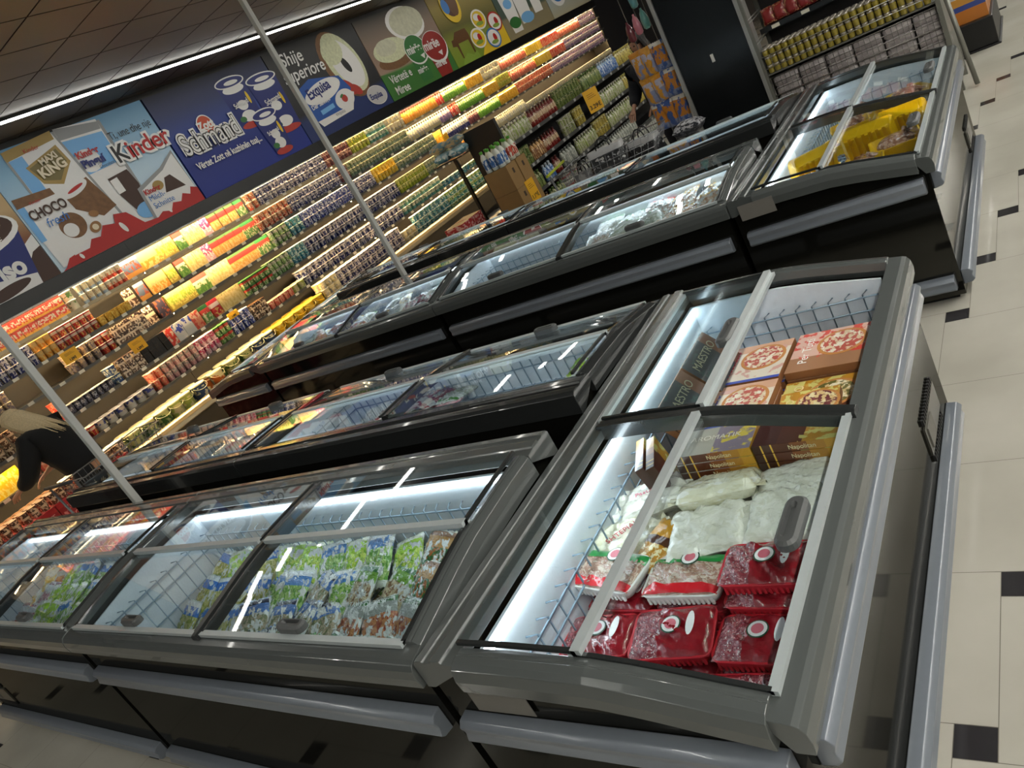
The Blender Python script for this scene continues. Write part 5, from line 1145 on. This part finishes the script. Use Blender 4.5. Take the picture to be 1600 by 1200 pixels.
# carton stack with juice bottles in front of the gondola end
kb = M('cardboard_kraft', '#8f6f42', .7, var=.12, scale=10)
for cx, cy, nm in ((-5.42, 7.78, 'nearer'), (-5.42, 8.03, 'farther')):
    for q in range(4):
        r = empty('juice_case', (cx, cy, .005+q*.302), 0, 'brown cardboard case, %s stack, %s, beside the rear freezers' % (nm, ['bottom', 'second from floor', 'third from floor', 'open top one'][q]), 'cardboard box')
        mb = MB().box(-.17, -.115, 0, .17, .115, .3); mb.build('carton', kb, r, bevel=.003)
        mk = MB().box(-.171, -.05, .1, -.1702, .05, .2); mk.box(.1702, -.02, .18, .171, .02, .24); mk.build('printed_mark', M('carton_print', '#3a2a1a', .7), r)
me_ = {}
SHP['jbot'] = (lambda: bottle_m(.085, .26), 'juice_bottle', .09, .26, 'juice bottle')
DK['jb'] = ('blue labelled', [(0, '#c8d0c8'), (.15, '#3a6aa8'), (.6, '#d8dcd0')], ('#e0e4e4', 4, .3, .1, .6), '#4f9a24'); DK['jr'] = ('red labelled', [(0, '#c8c8b8'), (.15, '#c0452c'), (.6, '#d8dcc8')], ('#e6e0d0', 4, .3, .1, .6), '#4f9a24')
for cy, key in ((7.78, 'jb'), (8.03, 'jr')):
    for a in range(3):
        for b in range(2):
            o = mesh_obj('juice_bottle', pm('jbot', key), None, (-5.52+a*.1, cy-.055+b*.11, 1.213), (0, 0, 0)); tag(o, '%s juice bottle with green cap on the cardboard cases' % DK[key][0], 'bottle', '%s juice bottles' % DK[key][0])
card((-5.245, 7.95, .66), PI/2, 0, .2, .27, '1.19€', 'yellow price card reading 1.19 taped to the cardboard cases')
RB = PACK('red_check_box', [(0, '#8a1a22'), (.5, '#a8262c')], blob=('#d8b0a8', 7, .35, -1, 2), rough=.5)
for q in range(5):
    for k in range(2):
        carton(PACK('kraft_top', [(0, '#a8804c')]), -6.12+.0*k, 7.45+k*.24, .005+q*.17, .3, .22, .165, 0, 'red patterned case stacked on the floor by the dairy aisle', 'red patterned cases', side=RB, name='red_case')
# blue water packs on the end of the gondola
for i, (y, z) in enumerate(((8.06, 1.0), (8.06, 1.26))): pass
BW = PACK('blue_wrap', [(0, '#4f8fa8'), (.5, '#8ab4c0')], blob=('#cfdcdc', 4, .35, -1, 2), bump=.5)
r = empty('wall_hook_rack', (-6.2, 8.12, 0), 0, 'thin black stand at the end of the black shelf unit', 'stand')
MB().box(-.3, -.06, 0, .2, .04, .02).box(-.02, -.02, .02, .02, .02, 1.5).box(-.3, -.1, 1.5, .2, .1, 1.515).build('stand_frame', blackm, r)
for i in range(4):
    o = pillow(.24, .2, .12, i, .01).build('blue_pack', BW if i < 2 else PACK('cream_wrap', [(0, '#a89c78')], blob=('#5f7f86', 4, .4, -1, 2), bump=.5)); o.location = (-6.33+(i % 2)*.26, 8.12, 1.58+(i//2)*.12)
    tag(o, ['blue pack, left one on the thin black stand', 'blue pack, right one on the thin black stand', 'cream pack, upper left on the thin black stand', 'cream pack, upper right on the thin black stand'][i], 'food packet')
# hanging snack packs on clip strips at the left edge of the black panel
HM = [PACK('hang_orange', [(0, '#7a86a8'), (.25, '#c8801c'), (.85, '#d8d4c8')], blob=('#3a5a9a', 3, .35, 0, 1), axis=0, bump=.6, coat=.7), PACK('hang_blue', [(0, '#8a90b0'), (.5, '#b8b4c4'), (.8, '#d08a20')], blob=('#d89a30', 3, .4, 0, 1), axis=0, bump=.6, coat=.7)]
r = empty('clip_strip_stand', (-3.50, 8.62, 0), 0, 'wire strips holding hanging snack packs beside the black panel', 'hanging strip')
for k in range(3): MB().tube([(-.14+k*.12, 0, .02), (-.14+k*.12, 0, 2.3)], .005, 5).build('hanging_wire', wd, r)
MB().box(-.2, -.05, 0, .2, .05, .02).build('base_plate', blackm, r)
k = 0
for row, z in enumerate((.88, 1.18, 1.48)):
    for c in range(3):
        x = -3.66+c*.13 + row*.0
        o = pillow(.30, .17, .07, k, .01).build('snack_pack', HM[0 if row == 0 else (1 if c < 2 else 0)]); o.location = (x, 8.55-.02*c, z); o.rotation_euler = (Matrix.Rotation(PI/2, 4, 'X') @ Matrix.Rotation(0, 4, 'Z') @ Matrix.Rotation(PI/2+rnd.uniform(-.12, .12), 4, 'Z') ).to_euler()
        tag(o, '%s snack pack hanging, %s row, %s' % ('orange' if row == 0 else ('violet and orange' if c < 2 else 'orange'), ['lower', 'middle', 'upper'][row], ['left', 'centre', 'right'][c]), 'snack pack'); k += 1
for i, (c_, x, z, nm) in enumerate((('#c87a88', -3.52, 1.86, 'pink'), ('#5f9a92', -3.42, 1.88, 'teal'), ('#6a2a34', -3.62, 1.82, 'dark red'), ('#4f8a92', -3.46, 2.12, 'green'))):
    o = MB().lathe([(.02, 0), (.04, .02), (.045, .1), (.03, .17), (.012, .2), (.012, .22)], 10).build('hanging_bottle', M('hang_'+nm.replace(' ', '_'), c_, .3, coat=.5)); o.location = (x, 8.55, z-.1); tag(o, '%s bottle shaped pack hanging at the top of the strip' % nm, 'hanging pack')
# ---------------------------------------------------------------- shopping carts
WC_ = M('cart_wire', '#8d8f92', .3, .8)
def cart(loc, rz, label, L=.85, Wt=.5, zt=.98, zb=.52):
    r = empty('shopping_cart', loc, rz, label, 'shopping cart')
    mb = MB()
    def P(u, v, w):   # u along, v across, w height 0..1 ; narrower at the front and the bottom
        k = .78 + .22*w; n = 1 - .22*u
        return ((.06+(L-.06)*u*(.82+.18*w)), (v-.5)*Wt*n*k, zb + (zt-zb)*w + .06*u*(1-w))
    for i in range(7):
        w = i/6
        mb.tube([P(0, 0, w), P(1, 0, w), P(1, 1, w), P(0, 1, w), P(0, 0, w)], .0035 if i < 6 else .006, 5)
    for i in range(15):
        u = i/14
        for v in (0, 1): mb.tube([P(u, v, 0), P(u, v, 1)], .0025, 4)
        mb.tube([P(u, 0, 0), P(u, 1, 0)], .0025, 4)
    for i in range(1, 9):
        v = i/9
        mb.tube([P(0, v, 0), P(0, v, 1)], .0025, 4); mb.tube([P(1, v, 0), P(1, v, 1)], .0025, 4)
    mb.build('wire_basket', WC_, r)
    f = MB()
    for s in (-1, 1):
        f.tube([(-.02, s*Wt*.5, zt+.03), (.0, s*Wt*.44, zb-.05), (.05, s*Wt*.42, .22), (L*.9, s*Wt*.34, .16)], .011, 6); f.tube([(L*.9, s*Wt*.34, .16), (L*.92, s*Wt*.34, .1)], .01, 6)
    f.tube([(.05, -Wt*.42, .22), (.05, Wt*.42, .22)], .009, 6); f.tube([(L*.9, -Wt*.34, .16), (L*.9, Wt*.34, .16)], .009, 6)
    f.build('frame', WC_, r)
    MB().tube([(-.05, -Wt*.5, zt+.04), (-.05, Wt*.5, zt+.04)], .015, 8).build('push_handle', M('cart_handle_lime', '#a8b428', .4) if 'lime' in label else M('cart_handle_grey', '#3a3c40', .4), r)
    for u, s in ((.06, -1), (.06, 1), (L*.92, -1), (L*.92, 1)):
        w = MB(); w.prism([(u+.05*math.cos(a), .052+.05*math.sin(a)) for a in [2*PI*i/16 for i in range(16)]], 1, s*Wt*.36-.014, s*Wt*.36+.014); w.build('wheel', RUBBER, r)
    return r
cart((-4.36, 7.25, 0), .12, 'wire shopping cart full of bags with a lime green handle, behind the rear freezers', L=1.15, Wt=.55)
BAGW = PACK('printed_carrier', [(0, '#1c1e22'), (.6, '#b8b8b8')], blob=('#15171a', 12, .8, .55, .86), axis=2, bump=.3, coat=.3)
def carrier(x, y, z, l, w, h, rz, label, mat=BAGW, ty=0):
    mb = MB(); rg = []
    for i in range(7):
        t = i/6; k = 1+.05*math.sin(PI*t)-.12*t
        rg.append([(a*k + .01*math.sin(9*a+5*t), b*(k-.35*t*t), t*h) for a, b in rrect(l/2, w/2, .04, 3)])
    mb.rings(rg)
    r = empty('shopping_bag', (x, y, z), 0, label, 'bag'); r.rotation_euler = (0, ty, rz)
    mb.build('bag_body', mat, r)
    for s in (-1, 1): MB().tube([(l*.18*math.cos(a), s*w*.2, h-.01+.11*math.sin(a)) for a in [PI*i/10 for i in range(11)]], .007, 6).build('handle', M('bag_handle_dark', '#1c1c1e', .5), r)
carrier(-3.82, 7.30, .60, .42, .26, .42, .2, 'white carrier bag with black grass print standing highest in the cart')
carrier(-3.45, 7.40, .60, .36, .26, .34, -.1, 'second white carrier bag with black grass print, right part of the cart')
carrier(-4.12, 7.26, .58, .26, .24, .3, .1, 'crumpled grey white bag behind the cart handle', PACK('grey_carrier', [(0, '#6f7072')], blob=('#9a9a98', 4, .4, -1, 2), bump=.8))
TP = PACK('tissue_pack', [(0, '#5a5c62'), (.5, '#b0b0b4')], blob=('#24262c', 8, .4, -1, 2), bump=.4)
for i, (x, y, z) in enumerate(((-3.02, 7.5, .62), (-2.96, 7.46, .76), (-3.1, 7.3, .62))):
    o = pillow(.3, .2, .14, i, .01).build('wrapped_multipack', TP); o.location = (x-.03, y, z+.08); tag(o, ['wrapped grey multipack low at the front of the cart', 'wrapped grey multipack on top at the front of the cart', 'wrapped grey multipack nearest the freezer in the cart'][i], 'multipack')

# ---------------------------------------------------------------- people
SKIN = M('skin', '#b98a70', .55, var=.05)
def limb(name, pts, radii, mat, parent, sub=2):
    me = bpy.data.meshes.new(name); me.from_pydata([tuple(p) for p in pts], [(i, i+1) for i in range(len(pts)-1)], [])
    o = bpy.data.objects.new(name, me); COL.objects.link(o); o.parent = parent; me.materials.append(mat)
    sk = o.modifiers.new('skin', 'SKIN'); sk.use_smooth_shade = True
    for v, rr_ in zip(me.skin_vertices[0].data, radii): v.radius = (rr_, rr_) if not isinstance(rr_, tuple) else rr_
    me.skin_vertices[0].data[0].use_root = True
    s_ = o.modifiers.new('sub', 'SUBSURF'); s_.levels = sub; s_.render_levels = sub
    return o
def skinned(name, V, E, Rr, mats, parent, root=0, sub=2):
    me = bpy.data.meshes.new(name); me.from_pydata([tuple(p) for p in V], E, [])
    o = bpy.data.objects.new(name, me); COL.objects.link(o); o.parent = parent; me.materials.append(mats)
    sk = o.modifiers.new('skin', 'SKIN'); sk.use_smooth_shade = True
    for v, rr_ in zip(me.skin_vertices[0].data, Rr): v.radius = rr_ if isinstance(rr_, tuple) else (rr_, rr_); v.use_root = False
    me.skin_vertices[0].data[root].use_root = True
    s_ = o.modifiers.new('sub', 'SUBSURF'); s_.levels = sub; s_.render_levels = sub
    return o
def hand(at, d, up, side, parent):
    """palm and five fingers, curled; d points along the fingers, up out of the back of the hand"""
    d = Vector(d).normalized(); up = Vector(up).normalized(); lat = d.cross(up).normalized()*side; at = Vector(at)
    V = [at-d*.03, at, at+d*.045, at+d*.08]; E = [(0, 1), (1, 2), (2, 3)]; R_ = [(.022, .018), (.028, .016), (.036, .015), (.036, .013)]
    for k, (off, ln) in enumerate(((-.03, .07), (-.01, .08), (.01, .075), (.03, .058))):
        p0 = at+d*.075+lat*off; b = len(V)
        V += [p0, p0+d*ln*.45-up*.006, p0+d*ln*.75-up*.026, p0+d*ln*.85-up*.046]; E += [(3, b), (b, b+1), (b+1, b+2), (b+2, b+3)]; R_ += [.0095, .009, .0085, .007]
    b = len(V); V += [at+d*.02-lat*.035-up*.006, at+d*.055-lat*.055-up*.015, at+d*.08-lat*.05-up*.03]; E += [(1, b), (b, b+1), (b+1, b+2)]; R_ += [.012, .0105, .009]
    return V, E, R_
def person(loc, rz, label, hair_col, coat, trousers, lean=.35, reach=((.42, .2, 1.0), (.45, -.18, .95)), h=1.66, hair_len=.3, head_down=.5):
    """faces +x; built standing with bent upper body"""
    r = empty('person', loc, rz, label, 'person')
    hip = Vector((0, 0, .92*h/1.7))
    up = Vector((math.sin(lean), 0, math.cos(lean)))
    ch = hip+up*.30; nk = hip+up*.50; hd = nk + (up+Vector((head_down*.3, 0, 0))).normalized()*.16
    V = [hip, hip+up*.14, ch, nk, nk+up*.07]; E = [(0, 1), (1, 2), (2, 3), (3, 4)]; R_ = [(.12, .09), (.10, .08), (.11, .08), (.06, .055), (.052, .055)]
    for s, rc in zip((1, -1), reach):
        sh = nk-up*.05+Vector((0, s*.17, 0)); ha = Vector(rc); el = (sh+ha)/2 + Vector((-.04, s*.09, -.10))
        b = len(V); V += [sh, el, ha]; E += [(3, b), (b, b+1), (b+1, b+2)]; R_ += [.045, .038, .028]
        hv, he, hr = hand(ha+(ha-el).normalized()*.05, (ha-el), Vector((-.3, 0, 1)), s, r)
        c = len(V); V += hv; E += [(c+a, c+d_) for a, d_ in he] + [(b+2, c)]; R_ += hr
        lg = len(V); V += [hip+Vector((0, s*.09, -.06)), hip+Vector((.03, s*.1, -.45*h/1.7)), Vector((-.03, s*.1, .09)), Vector((.12, s*.12, .035))]; E += [(0, lg), (lg, lg+1), (lg+1, lg+2), (lg+2, lg+3)]; R_ += [.095, .062, .042, .035]
    skinned('body', V, E, R_, SKIN, r)
    # head
    mb = MB()
    def head(a, b):
        th = a*2*PI; ph = b*PI
        x, y, z = math.sin(ph)*math.cos(th), math.sin(ph)*math.sin(th), -math.cos(ph)
        jaw = 1-.28*max(0, -z)**1.2; X_ = x*.095*jaw + (.018*max(0, x)**8*max(0, 1-abs(z+.1)*4)) ; X_ += .012*max(0, -z)*max(0, x)
        if x > .8: X_ -= .008*math.exp(-((z-.1)/.12)**2)*(abs(y) > .12)
        return (X_, y*.076*jaw, z*.118)
    mb.grid(head, 28, 20); mb.v = [tuple(hd+Matrix.Rotation(head_down, 3, 'Y')@Vector(v)) for v in mb.v]
    for s in (1, -1): mb.tube([hd+Vector((0, s*.074, -.02)), hd+Vector((-.01, s*.086, .02))], .014, 6)
    mb.build('head', SKIN, r)
    ey = MB()
    for s in (1, -1): c = hd+Matrix.Rotation(head_down, 3, 'Y')@Vector((.083, s*.03, .012)); ey.lathe([(.002, c.z-.008), (.011, c.z-.003), (.011, c.z+.003), (.002, c.z+.008)], 8, c.x, c.y)
    ey.build('eyes', M('eye_dark', '#2a1c14', .2), r)
    mo = hd+Matrix.Rotation(head_down, 3, 'Y')@Vector((.086, 0, -.055)); MB().tube([mo+Vector((0, -.022, 0)), mo+Vector((.006, 0, -.001)), mo+Vector((0, .022, 0))], .006, 6).build('mouth', M('lips', '#9a5a50', .5), r)
    # hair: shell plus falling strands
    hm = M('hair_'+hair_col, hair_col, .45, var=.3, scale=90, bump=.6, bscale=160)
    hb = MB()
    def hs(a, b):
        th = (.18+.64*a)*2*PI if b > .55 else (.14+.72*a)*2*PI; ph = (1-.62*b)*PI
        return (math.sin(ph)*math.cos(th)*.112-.008, math.sin(ph)*math.sin(th)*.096, -math.cos(ph)*.13+.012)
    hb.lathe([(.001, .135), (.05, .13), (.09, .095), (.104, .05), (.1, .01)], 20, -.012, 0, sx=1.06, sy=.95)
    hb.v = [(v[0]*(1 if v[0] < .05 or v[2] > .05 else .8), v[1], v[2]) for v in hb.v]
    rs = random.Random(5)
    for k in range(46):
        a = PI*.42 + PI*1.16*k/45
        x0, y0 = .1*math.cos(a)-.01, .092*math.sin(a)
        hb.tube([(x0*.9, y0*.9, .06), (x0*1.05, y0*1.08, .0), (x0*1.1-.01, y0*1.15, -hair_len*.45), (x0*1.0-.02+rs.uniform(-.02, .02), y0*1.1+rs.uniform(-.02, .02), -hair_len+rs.uniform(-.03, .03))], [.014, .016, .015, .003], 6)
    hb.v = [tuple(hd+Matrix.Rotation(head_down, 3, 'Y')@Vector(v)) for v in hb.v]
    hb.build('hair', hm, r)
    # jacket over torso and arms
    V = [hip+Vector((0, 0, -.06)), hip, hip+up*.16, ch, nk-up*.02]; E = [(0, 1), (1, 2), (2, 3), (3, 4)]; R_ = [(.235, .2), (.225, .2), (.215, .19), (.235, .19), (.15, .12)]
    for s, rc in zip((1, -1), reach):
        sh = nk-up*.05+Vector((0, s*.17, 0)); ha = Vector(rc); el = (sh+ha)/2 + Vector((-.04, s*.09, -.10))
        b = len(V); V += [sh, el, el+(ha-el)*.88]; E += [(4, b), (b, b+1), (b+1, b+2)]; R_ += [.115, .088, .062]
    skinned('jacket', V, E, R_, M('coat_'+coat, coat, .85, var=.2, scale=14, bump=.3), r)
    for s in (1, -1):
        limb('trousers', [hip+Vector((0, s*.08, .02)), hip+Vector((.01, s*.1, -.15)), hip+Vector((.03, s*.1, -.45*h/1.7)), Vector((-.03, s*.1, .10))], [.115, .105, .078, .062], M('cloth_'+trousers, trousers, .8), r)
        MB().rings([[(x-.03, y+s*.11, z) for x, y in capsule(.06, 0, .14*k, .05*k)] for k, z in ((1, .0), (1, .03), (.8, .07), (.45, .11))]).build('shoe', M('shoe_black', '#17171a', .4), r)
    return r
person((-7.80, 2.93, 0), PI+.55, 'shopper with long blond hair in a black jacket, bending over a cart at the left', '#d6c096', '#0b0b0c', '#15161a', lean=.42, reach=((.55, .2, 1.02), (.52, -.2, 1.0)), h=1.78, hair_len=.42, head_down=.7)
cart((-7.08, 2.42, 0), PI*.5+.05, 'wire shopping cart pushed by the blond shopper', L=.9, Wt=.5)
person((-3.98, 9.55, 0), -PI/2-.4, 'dark haired shopper whose head shows above the hanging snack packs', '#17110e', '#22242a', '#1c1e26', lean=.08, reach=((.3, .2, 1.0), (.32, -.2, 1.0)), h=1.82, hair_len=.12, head_down=.15)
# red printed trays low at the left, in front of the dairy fridge
RZ = PACK('red_tray_print', [(0, '#8f1218'), (.9, '#a81a20')], blob=('#d87a74', 8, .15, .1, .9), rough=.45)
for i in range(6):
    r = empty('red_display_tray', (-8.84, 2.0+i*.31, 0), 0, 'red printed display tray with white lettering low along the dairy aisle', 'display tray', 'red display trays')
    MB().box(-.1, -.15, .0, .1, .15, .62).build('tray_body', RZ, r, bevel=.004)
    for z in (.5, .4, .28): TEXT('ZOTT', r, (.1015, -.09, z), (PI/2, 0, PI/2), .075, M('print_tray_pale', '#d89a94', .5), ext=.0004)
    for a in range(3):
        for b in range(2):
            o = mesh_obj('dessert_cup', pm('cup', 'choco'), None, (-8.89+b*.09, 2.0+i*.31-.1+a*.1, .621)); tag(o, 'brown and white dessert cup standing on the red display trays', 'dessert cup', 'cups on the red trays')
# pen on a divider of the freezer behind the front row
o = MB().rings([[(x, y, z) for x, y in capsule(0, 0, .13*k, .022*k)] for k, z in ((.8, 0), (1, .006), (1, .014), (.7, .02))]).build('folding_knife', M('knife_red', '#8a1420', .3, coat=.6)); o.location = (-4.03, 2.78, .975); o.rotation_euler = (0, .05, PI/2); tag(o, 'small dark red oblong object lying on the joint of the middle freezers', 'handle cover')
# paper sticker on the nearest end freezer
o = MB().box(-.10, -.001, -.045, .10, .001, .045).build('paper_label', STICK); o.location = (-1.44, .959, .775); tag(o, 'torn grey paper label under the rim of the nearest end freezer', 'label')
o = MB().box(-.10, -.001, -.045, .10, .001, .045).build('paper_label', STICK); o.location = (-1.5, 4.181, .84); tag(o, 'grey paper label at the corner of the rear end freezer', 'label')
